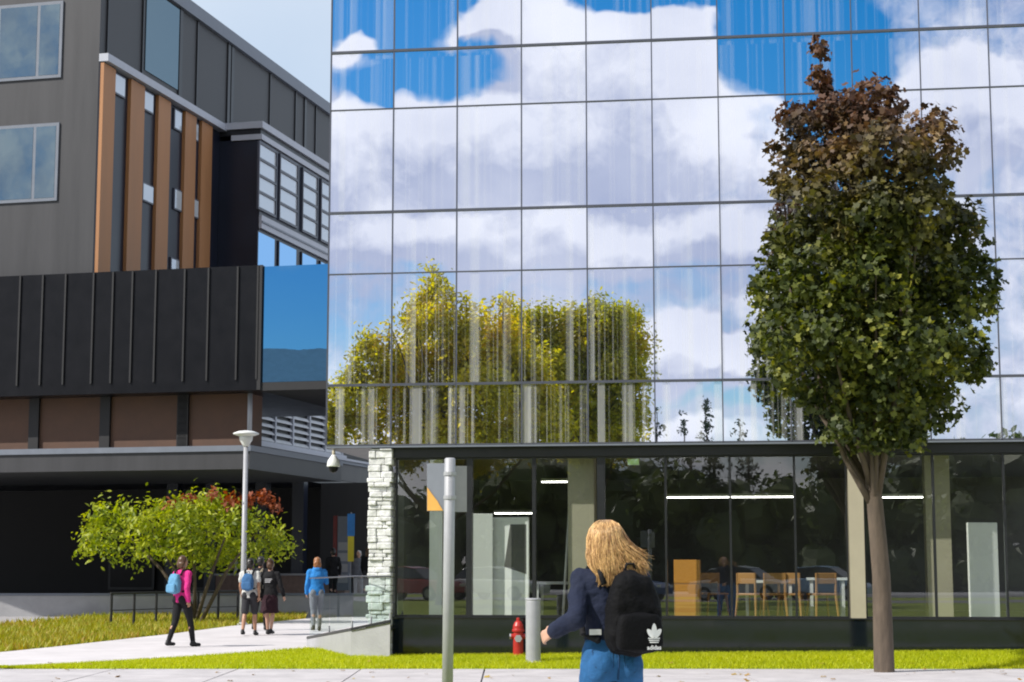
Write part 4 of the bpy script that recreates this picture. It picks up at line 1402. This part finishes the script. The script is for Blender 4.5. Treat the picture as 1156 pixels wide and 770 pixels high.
# ================================================================== people
SK1 = mat('skin_light', (.52, .30, .21), .5, var=.08, scale=8)
SK2 = mat('skin_tan', (.40, .21, .13), .5, var=.08, scale=8)
DK = mat('eye_dark', (.02, .015, .012), .2)
LIP = mat('lip', (.35, .12, .10), .45)


def cloth(name, col, var=.15, rough=.85, spec=.3):
    return mat(name, col, rough, var=var, scale=7, bump=.3, bscale=60, spec=spec)


def hair_mat(name, cols):
    m = bpy.data.materials.new(name)
    N, L = nt(m)
    b = N['Principled BSDF']; b.inputs['Roughness'].default_value = .38
    b.inputs['Anisotropic'].default_value = .4
    g = N.new('ShaderNodeNewGeometry'); tc = N.new('ShaderNodeTexCoord')
    mp = N.new('ShaderNodeMapping'); mp.inputs['Scale'].default_value = (60, 60, 5)
    L.new(tc.outputs['Object'], mp.inputs['Vector'])
    n = N.new('ShaderNodeTexNoise'); n.inputs['Scale'].default_value = 1; n.inputs['Detail'].default_value = 4
    L.new(mp.outputs[0], n.inputs['Vector'])
    ad = N.new('ShaderNodeMath'); ad.operation = 'MULTIPLY_ADD'; ad.inputs[1].default_value = .5
    L.new(g.outputs['Random Per Island'], ad.inputs[0])
    ml = N.new('ShaderNodeMath'); ml.operation = 'MULTIPLY'; ml.inputs[1].default_value = .6
    L.new(n.outputs['Fac'], ml.inputs[0]); L.new(ml.outputs[0], ad.inputs[2])
    r = N.new('ShaderNodeValToRGB'); r.color_ramp.elements[0].color = (*cols[0], 1); r.color_ramp.elements[1].color = (*cols[1], 1)
    r.color_ramp.elements[0].position = .25; r.color_ramp.elements[1].position = .8
    L.new(ad.outputs[0], r.inputs[0]); L.new(r.outputs[0], b.inputs['Base Color'])
    bp = N.new('ShaderNodeBump'); bp.inputs['Strength'].default_value = .25; bp.inputs['Distance'].default_value = .006
    L.new(n.outputs['Fac'], bp.inputs['Height']); L.new(bp.outputs[0], b.inputs['Normal'])
    return m


HBLACK = hair_mat('hair_black', [(.008, .007, .007), (.03, .024, .02)])
HBROWN = hair_mat('hair_brown', [(.035, .018, .01), (.12, .06, .03)])
HRED = hair_mat('hair_red_blonde', [(.25, .10, .035), (.50, .24, .09)])
HGREY = hair_mat('hair_grey', [(.35, .33, .31), (.62, .60, .57)])
HGOLD = hair_mat('hair_golden', [(.20, .085, .028), (.78, .50, .22)])

TORSO = [(.86, .150, .105), (.93, .168, .118), (1.0, .158, .11), (1.09, .132, .095), (1.2, .15, .10), (1.31, .172, .105), (1.39, .165, .092), (1.435, .11, .072), (1.47, .062, .058)]


def hand(mb, wrist, fwd, inward, s=1.0, vox=.01):
    """palm, four unequal curled fingers and a thumb off the palm's side."""
    w = Vector(wrist); f = Vector(fwd).normalized(); n = Vector(inward); n = (n - f * n.dot(f)).normalized()
    sd = f.cross(n).normalized()
    for k in range(4):
        o = sd * ((k - 1.5) * .019 * s)
        a = w + o * .55 + f * .012 * s; b = w + o + f * .085 * s
        mb.capsule(a, b, .0125 * s, .0115 * s, 8)
        ln = (.062, .075, .078, .066)[k] * s if sd.dot(Vector((0, 0, 1))) > 2 else (.066, .078, .074, .058)[k] * s
        c = b + (f * .8 + n * .45).normalized() * ln * .5
        d = c + (f * .35 + n * .9).normalized() * ln * .5
        mb.chain([b, c, d], [.0095 * s, .0088 * s, .0072 * s], 8)
    t0 = w + sd * -.026 * s + f * .02 * s; t1 = t0 + (sd * -.5 + f * .75 + n * .35).normalized() * .036 * s
    t2 = t1 + (f * .85 + n * .5).normalized() * .03 * s
    mb.chain([t0, t1, t2], [.0135 * s, .0105 * s, .008 * s], 8)


def person(label, loc, rz, h, top, bottom, hair, skin=SK1, kind='trousers', sleeve='long', stride=.22, arms=None, hair_len=0.0, bun=False, shoe=None,
           vox=.013, lead=1, jacket_hem=.86, hood=False, hem_z=None, group=None, custom_hair=False, print_=None):
    s = h / 1.72
    r = thing('person', label, 'person', loc, rz, group)
    sc_ = lambda p: Vector(p) * s
    # joints
    legs = {}
    for sg in (-1, 1):
        f = stride * lead * sg
        x = sg * .088
        if f >= 0:
            legs[sg] = [(x, 0, .90), (x, f * .62, .50), (x, f, .085)]
        else:
            legs[sg] = [(x, 0, .90), (x, f * .30, .49), (x, f, .11)]
    A = {sg: [(sg * .178, 0, 1.385), (sg * .225, -.04 - .05 * sg * lead, 1.11), (sg * .225, .06 - .10 * sg * lead, .88)] for sg in (-1, 1)}
    if arms:
        for k in arms: A[k] = arms[k]
    # body: one continuous skin surface
    b = MB()
    b.loft([(0, 0, z * s, (rx - .012) * s, (ry - .012) * s) for z, rx, ry in TORSO], 20)
    b.capsule(sc_((0, .0, 1.42)), sc_((0, .012, 1.53)), .056 * s, .05 * s)
    b.ell(sc_((0, .018, 1.615)), (.074 * s, .092 * s, .112 * s), 18, 12)
    b.ell(sc_((0, .045, 1.56)), (.054 * s, .06 * s, .055 * s), 14, 8)
    b.capsule(sc_((0, .108, 1.625)), sc_((0, .125, 1.592)), .010 * s, .016 * s, 8)          # nose
    for sg in (-1, 1):
        b.ell(sc_((sg * .077, .01, 1.605)), (.012 * s, .022 * s, .032 * s), 8, 6)
        hp, kn, an = [sc_(p) for p in legs[sg]]
        b.chain([hp, kn.lerp(hp, .45), kn, kn.lerp(an, .35) + Vector((0, -.012 * s, 0)), an], [.082 * s, .072 * s, .05 * s, .052 * s, .034 * s], 12)
        b.capsule(an + sc_((0, -.03, -.045)), an + sc_((sg * .012, .15, -.055)), .034 * s, .026 * s, 10)
        shd, el, wr = [sc_(p) for p in A[sg]]
        b.chain([sc_((sg * .10, 0, 1.39)), shd, shd.lerp(el, .5), el, el.lerp(wr, .4), wr], [.055 * s, .05 * s, .042 * s, .036 * s, .036 * s, .024 * s], 10)
        f = (wr - el).normalized()
        hand(b, wr, f, (-sg, .25, 0), s)
    bo = remesh(b.build('body', skin, r), vox * s, 3)
    for sg in (-1, 1):
        MB().ell(sc_((sg * .03, .101, 1.627)), (.013 * s, .009 * s, .008 * s), 8, 6).build('eye', DK, r, smooth=True)
    MB().ell(sc_((0, .107, 1.563)), (.022 * s, .009 * s, .007 * s), 8, 6).build('mouth', LIP, r, smooth=True)
    # upper garment
    t = MB(); g = .016
    zs = [q for q in TORSO if q[0] >= jacket_hem - .001]
    if hem_z:
        zs = [(hem_z + .02, float(np.interp(hem_z, [q[0] for q in TORSO], [q[1] for q in TORSO])), float(np.interp(hem_z, [q[0] for q in TORSO], [q[2] for q in TORSO])))] + [q for q in TORSO if q[0] > hem_z + .04]
    t.loft([(0, 0, (z - (.02 if i == 0 else 0)) * s, (rx + g + .004) * s, (ry + g + .006) * s) for i, (z, rx, ry) in enumerate(zs)], 22)
    for sg in (-1, 1):
        shd, el, wr = [sc_(p) for p in A[sg]]
        if sleeve == 'long':
            t.chain([sc_((sg * .10, 0, 1.385)), shd, shd.lerp(el, .5), el, el.lerp(wr, .5), el.lerp(wr, .97)], [(x + g) * s for x in (.056, .052, .046, .042, .038, .030)], 12)
        else:
            t.chain([sc_((sg * .10, 0, 1.385)), shd, shd.lerp(el, .55)], [(x + g) * s for x in (.056, .052, .052)], 12)
    if hood:
        t.ell(sc_((0, -.065, 1.445)), (.10 * s, .055 * s, .055 * s), 14, 8)
        t.capsule(sc_((-.06, -.02, 1.475)), sc_((.06, -.02, 1.475)), .045 * s, .045 * s)
    remesh(t.build('jacket' if sleeve == 'long' else 't_shirt', top, r), vox * s, 3, disp=.032 * s, dscale=.10)
    # lower garment
    l = MB()
    if kind == 'skirt':
        l.loft([(0, 0, z * s, rx * s, ry * s) for z, rx, ry in [(.50, .215, .20), (.62, .205, .185), (.76, .195, .16), (.88, .182, .135), (.98, .165, .12)]], 24)
        remesh(l.build('skirt', bottom, r), vox * s, 2, disp=.03 * s, dscale=.09)
    else:
        l.loft([(0, 0, z * s, (rx + .010) * s, (ry + .010) * s) for z, rx, ry in [(.82, .14, .10), (.87, .156, .112), (.93, .170, .122), (.99, .162, .113), (1.03, .15, .105), (1.075, .136, .098)]], 22)
        l.ell(sc_((-.082, -.06, .90)), (.083 * s, .092 * s, .10 * s)); l.ell(sc_((.082, -.06, .90)), (.083 * s, .092 * s, .10 * s))
        for sg in (-1, 1):
            hp, kn, an = [sc_(p) for p in legs[sg]]
            if kind == 'shorts':
                l.chain([hp, kn.lerp(hp, .45), kn.lerp(hp, .12)], [.098 * s, .09 * s, .085 * s], 12)
            else:
                l.chain([hp, kn.lerp(hp, .45), kn, kn.lerp(an, .4), an.lerp(kn, .06)], [.096 * s, .086 * s, .064 * s, .060 * s, .048 * s], 12)
        remesh(l.build('shorts' if kind == 'shorts' else 'trousers', bottom, r), vox * s, 2, disp=.014 * s, dscale=.1)
    for sg in (-1, 1):
        an = sc_(legs[sg][2])
        f = MB(); f.capsule(an + sc_((0, -.035, -.042)), an + sc_((sg * .012, .155, -.056)), .044 * s, .034 * s, 12)
        f.capsule(an + sc_((0, -.02, .0)), an + sc_((0, .03, -.03)), .043 * s, .045 * s, 10)
        remesh(f.build('shoe', shoe or M['blackmat'], r), .012 * s, 2)
    # hair
    if not custom_hair:
        hh = MB()
        hh.ell(sc_((0, -.008, 1.645)), (.087 * s, .096 * s, .098 * s), 18, 12)
        hh.ell(sc_((0, -.035, 1.60)), (.083 * s, .078 * s, .105 * s), 18, 12)
        if hair_len:
            hh.loft([(0, -.05, (1.56 - hair_len) * s, .07 * s, .03 * s), (0, -.055, (1.58 - hair_len * .5) * s, .10 * s, .05 * s), (0, -.045, 1.60 * s, .092 * s, .07 * s)], 16)
        if bun:
            hh.ell(sc_((0, -.06, 1.725)), (.05 * s, .05 * s, .045 * s))
        remesh(hh.build('hair', hair, r), .012 * s, 2, disp=.02 * s, dscale=.05)
    if print_:
        for k in range(3):
            MB().box(-.085 * s, (.085 - .02 * k) * s, -.139 * s, -.131 * s, (1.27 - .035 * k) * s, (1.288 - .035 * k) * s).build('print', print_, r)
    return r


def superbox(mb, c, r, p=4.0, n=24, m=14, taper=0.0):
    rings = []
    for i in range(m + 1):
        t = -1 + 2 * (i + .001) / (m + .002)
        k = max(1 - abs(t) ** p, 1e-4) ** (1 / p)
        ring = []
        for j in range(n):
            a = 2 * PI * j / n
            ca, sa = math.cos(a), math.sin(a)
            e = 2 / p
            x = math.copysign(abs(ca) ** e, ca) * r[0] * k * (1 - taper * t); y = math.copysign(abs(sa) ** e, sa) * r[1] * k * (1 - taper * .5 * t)
            ring.append((c[0] + x, c[1] + y, c[2] + t * r[2]))
        rings.append(ring)
    vs = [v for g in rings for v in g]
    fs_ = [(i * n + j, i * n + (j + 1) % n, (i + 1) * n + (j + 1) % n, (i + 1) * n + j) for i in range(m) for j in range(n)]
    fs_ += [tuple(range(n))[::-1], tuple(range(m * n, (m + 1) * n))]
    return mb.add(vs, fs_)


def backpack(label, pr, s, m, strap_m, dx=0.0, w=.15, hgt=.22, dep=.085, z=1.20, y0=-.125, group=None, vox=.012):
    base = pr.location + Matrix.Rotation(pr.rotation_euler.z, 3, 'Z') @ (Vector((dx, y0 - dep * .9, z - hgt)) * s)
    t = thing('backpack', label, 'backpack', base, pr.rotation_euler.z, group)
    b = MB(); superbox(b, (0, 0, hgt * s), (w * s, dep * s, hgt * s), 3.0, taper=.13)
    remesh(b.build('body', m, t), vox * s, 2, disp=.034 * s, dscale=.10)
    b = MB(); superbox(b, (0, -dep * s, hgt * .58 * s), (w * .84 * s, .045 * s, hgt * .46 * s), 4.5, taper=.06)
    remesh(b.build('pocket', m, t), vox * s, 1, disp=.008 * s, dscale=.1)
    off = Vector((-dx, -(y0 - dep * .9), -(z - hgt)))
    for sg in (-1, 1):
        p = [(sg * .085, -.13, 1.36), (sg * .10, -.09, 1.455), (sg * .115, .0, 1.475), (sg * .125, .115, 1.40), (sg * .135, .145, 1.25), (sg * .15, .06, 1.08), (sg * .12, -.12, 1.05)]
        MB().tube([(Vector(q) + off) * s for q in p], .019 * s, 8).build('strap', strap_m, t, smooth=True)
    MB().tube([Vector((-.035, dep * .5, hgt * 1.96)) * s, Vector((-.02, dep * .5, hgt * 1.96 + .045)) * s, Vector((.02, dep * .5, hgt * 1.96 + .045)) * s, Vector((.035, dep * .5, hgt * 1.96)) * s], .008 * s, 6).build('handle', strap_m, t, smooth=True)
    return t


NAVY = cloth('navy_jacket', (.010, .015, .038)); JEANS = cloth('blue_jeans', (.020, .10, .25), var=.35)
BLK = cloth('black_cloth', (.010, .010, .012)); PINK = cloth('pink_jacket', (.62, .03, .22)); SKYB = cloth('light_blue_pack', (.12, .30, .48))
WHT = cloth('pale_tshirt', (.55, .55, .53)); MBLUE = cloth('mid_blue_pack', (.05, .14, .30)); BJ = cloth('blue_jacket', (.03, .22, .58))
GREY = cloth('grey_trousers', (.20, .21, .24)); DGREY = cloth('dark_shorts', (.035, .035, .04)); CREAM = cloth('cream_tote', (.55, .48, .36))
MAROON = cloth('maroon_black_dress', (.028, .010, .016)); PALEP = mat('pale_print', (.45, .45, .47), .7)

# --- foreground walker
WD = 10.4
wp = at(690, 700, WD); wp.z = .004
wz = R(16)
h_w = 1.765
s_w = h_w / 1.72
Ri = Matrix.Rotation(-wz, 3, 'Z')
wv_ = lambda x, y, z: tuple((Ri @ Vector((x, y, z))) / s_w)
armsW = {-1: [wv_(-.170, -.02, 1.425), wv_(-.205, -.15, 1.20), wv_(-.335, -.02, 1.125)],
         1: [(.175, 0, 1.385), (.225, .02, 1.12), (.17, .22, 1.05)]}
walker = person('woman seen from behind in the foreground with long golden hair, navy jacket and blue jeans', wp, wz, h_w, NAVY, JEANS, HGOLD, SK1,
                stride=.20, arms=armsW, vox=.0085, hem_z=1.045, hood=True, custom_hair=True, shoe=M['white'], lead=-1)
# long wavy golden hair: body of hair plus loose locks
HR = [(1.770, -.030, -.005, .03, .03), (1.752, -.030, -.008, .068, .078), (1.715, -.030, -.010, .094, .106), (1.665, -.028, -.014, .108, .116), (1.61, -.022, -.028, .113, .110), (1.56, -.014, -.052, .118, .092),
      (1.51, -.002, -.080, .120, .068), (1.465, .008, -.098, .098, .05), (1.42, .006, -.108, .06, .035)]
hb_ = MB(); hb_.loft([(cx, cy, z, rx * .84, ry * .84) for z, cx, cy, rx, ry in HR[::-1]], 24)
hm = MB(); hm.v = [tuple(Ri @ Vector(v)) for v in hb_.v]; hm.f = hb_.f
hair_o = remesh(hm.build('hair', HGOLD, walker), .011, 4, disp=.004, dscale=.05)
st = MB(); rnd = random.Random(5)
zz = [q[0] for q in HR][::-1]


def hat(z, k):
    return float(np.interp(z, zz, [q[k] for q in HR][::-1]))


for i in range(2600):
    a = rnd.uniform(0, 2 * PI)
    if math.sin(a) > .55 and rnd.random() < .8: continue
    z0 = rnd.uniform(1.60, 1.768)
    z1 = rnd.uniform(1.38, 1.49) if rnd.random() < .8 else rnd.uniform(1.50, 1.58)
    ph, amp = rnd.choice([0, .6, 1.2, 2.1, 3.3, 4.0]) + rnd.uniform(-.5, .5), rnd.uniform(.0005, .003)
    blow = max(0, math.cos(a)) * rnd.uniform(.0, .12) + rnd.uniform(-.012, .02)
    pts, rs = [], []
    for k in range(10):
        t = k / 9
        z = z0 + (z1 - z0) * t
        e = 1.0 + .035 * math.sin(ph + t * 6) + .10 * t * rnd.uniform(.4, 1)
        x = hat(z, 1) + math.cos(a) * max(hat(z, 3), .085 * t) * e + blow * t * t + amp * math.sin(ph + 11 * t)
        y = hat(z, 2) + math.sin(a) * max(hat(z, 4), .05 * t) * e + amp * math.cos(ph * 1.3 + 10 * t)
        pts.append(Ri @ Vector((x, y, z + .035 * blow * 10 * t * t * .5))); rs.append(.0021 * (1 - .7 * t) + .0005)
    st.tube(pts, rs, 4)
st.build('hair_strands', HGOLD, walker, smooth=True)
# jeans: centre seam and back pockets laid on the seat
jn = [c for c in walker.children if c.name.startswith('trousers')][0]
STI = cloth('jeans_seam', (.012, .05, .13))


def lay(name, pts, m, rad=.0035):
    from mathutils.bvhtree import BVHTree
    bv = BVHTree.FromPolygons([v.co for v in jn.data.vertices], [p.vertices for p in jn.data.polygons])
    out = []
    for x, z in pts:
        h_ = bv.ray_cast(Vector((x, -.6, z)), Vector((0, 1, 0)))[0]
        if h_ is not None: out.append(h_)
    if len(out) > 1:
        MB().tube(out, rad, 6).build(name, m, jn, smooth=True)


lay('seam', [(0, .80 + .014 * k) for k in range(20)], STI, .006)
for sg in (-1, 1):
    cx_ = sg * .088
    lay('back_pocket', [(cx_ - .055, 1.02), (cx_ - .052, .925), (cx_, .895), (cx_ + .052, .925), (cx_ + .055, 1.02), (cx_ - .055, 1.02)], STI, .003)
# jacket hem tab
MB().box(-.035, .035, -.004, .004, -.016, .016).build('hem_label', M['white'], walker, loc=tuple(Ri @ Vector((-.10, -.155, 1.125))))
pk = backpack('black backpack with white trefoil mark worn by the woman in front', walker, s_w, cloth('black_nylon', (.003, .003, .004), rough=.75, spec=.15), BLK, dx=.058, w=.155, hgt=.24, dep=.095, z=1.20, vox=.009)
# white trefoil mark with three bars, lettering beneath, on the pocket
yq = -(.095 * 2 - .04) * s_w - .002
tm = mat('white_print', (.78, .78, .80), .6, var=.03)


def leafpoly(cx, cz, ang, ln, wd, n=14, zcut=None):
    out = []
    for i in range(n):
        t = 2 * PI * i / n
        x, z = wd * math.sin(t) * (1 - .25 * math.cos(t + PI)), ln * .5 * (1 - math.cos(t))
        out.append((cx + x * math.cos(ang) + z * math.sin(ang), cz - x * math.sin(ang) + z * math.cos(ang)))
    return out


lg = MB()
LX, LZ = .066, .105
for ang, ln in ((-.75, .062), (0, .078), (.75, .062)):
    pts_ = leafpoly(LX, LZ + .012, ang, ln, .017)
    lg.add([(x, yq - .0005 * k, z) for k, (x, z) in enumerate(pts_)], [tuple(range(len(pts_)))])
for k in range(3):
    z = LZ + .006 - k * .011
    lg.add([(LX - .034 + .004 * k, yq, z - .0034), (LX + .034 - .004 * k, yq, z - .0034), (LX + .036 - .004 * k, yq, z + .0034), (LX - .036 + .004 * k, yq, z + .0034)], [(0, 1, 2, 3)])
lg_o = lg.build('logo', tm, pk)
tx = bpy.data.curves.new('logo_text', 'FONT'); tx.body = 'adidas'; tx.size = .034; tx.align_x = 'CENTER'; tx.extrude = .0004; tx.offset = .0008
to = bpy.data.objects.new('logo_text', tx); C.objects.link(to)
to.rotation_euler = (PI / 2, 0, 0)
dg = bpy.context.evaluated_depsgraph_get()
tme = bpy.data.meshes.new_from_object(to.evaluated_get(dg))
bpy.data.objects.remove(to)
lt_o = link('lettering', tme, tm, pk, loc=(LX, yq - .001, LZ - .056)); lt_o.rotation_euler = (PI / 2, 0, 0)


def wrap(o, tgt, off):
    m = o.modifiers.new('w', 'SHRINKWRAP'); m.target = tgt; m.wrap_method = 'PROJECT'; m.use_project_y = True
    m.use_negative_direction = True; m.use_positive_direction = True; m.offset = off


# --- students on the path (feet at real ground points)
def foot(px, py, z=0.0):
    g = gnd(px, py, z); return (g.x, g.y, z + .03 if z == 0 else z)


pB = person('person in a bright pink jacket and black trousers at the left end of the path', foot(204, 732), R(-35), 1.66, PINK, BLK, HBROWN, SK2, stride=.24, hair_len=.06)
backpack('light blue backpack on the back of the person in pink', pB, 1.66 / 1.72, SKYB, BLK, w=.14, hgt=.2)
pC = person('person with black hair in a pale t-shirt and dark shorts walking on the path', foot(281, 719), R(-6), 1.64, WHT, DGREY, HBLACK, SK2, kind='shorts', sleeve='short', stride=.22)
backpack('mid blue backpack worn over the pale t-shirt', pC, 1.64 / 1.72, MBLUE, BLK, w=.14, hgt=.2)
pD = person('person with brown hair bun in a black top with pale lettering and a dark skirt', foot(304, 718), R(-10), 1.62, BLK, MAROON, HBROWN, SK1, kind='skirt', stride=.16, bun=True, print_=PALEP, lead=-1,
            arms={1: [(.178, 0, 1.385), (.26, -.02, 1.12), (.33, .02, .90)]})
v = Vector(pD.location) + Matrix.Rotation(R(-10), 3, 'Z') @ Vector((-.25, -.04, .86))
tb_ = thing('tote_bag', 'cream shoulder bag hanging at the left side of the person in black', 'bag', v, R(-10))
b = MB(); superbox(b, (0, 0, .17), (.075, .14, .17), 3.5); remesh(b.build('bag', CREAM, tb_), .014, 2, disp=.015, dscale=.12)
MB().tube([(0, -.09, .32), (.03, -.06, .48), (.10, -.02, .575), (.05, .06, .48), (0, .09, .32)], .012, 6).build('strap', CREAM, tb_, smooth=True)
person('person with black hair in a dark coat walking ahead of the pale t-shirt', foot(293, 713), R(-8), 1.70, BLK, BLK, HBLACK, SK2, stride=.2)
person('person with reddish blonde hair in a blue jacket and grey trousers beside the ramp', foot(357, 714), R(12), 1.68, BJ, GREY, HRED, SK1, stride=.18, hood=True, hair_len=.10,
       arms={1: [(.178, 0, 1.385), (.24, .06, 1.14), (.10, .24, 1.28)]})
tz = .42


def terr(px, Y):
    q = at(px, 640, Y); return (q.x, Y, tz)


person('distant person in black with a pale scarf standing behind the lamp post', terr(262, 64.5), R(150), 1.60, WHT, BLK, HBROWN, SK2, stride=.05, jacket_hem=1.2)
person('distant person in dark clothes behind the person in the blue jacket', terr(376, 57), R(20), 1.66, BLK, BLK, HBLACK, SK1, stride=.15)
person('distant person with grey hair in pale clothes beyond the glass balustrade', terr(405, 58), R(160), 1.60, GREY, GREY, HGREY, SK1, stride=.1)
person('distant person with long dark hair in black beyond the glass balustrade', terr(416, 57), R(-15), 1.70, BLK, DGREY, HBROWN, SK2, stride=.16, hair_len=.25)
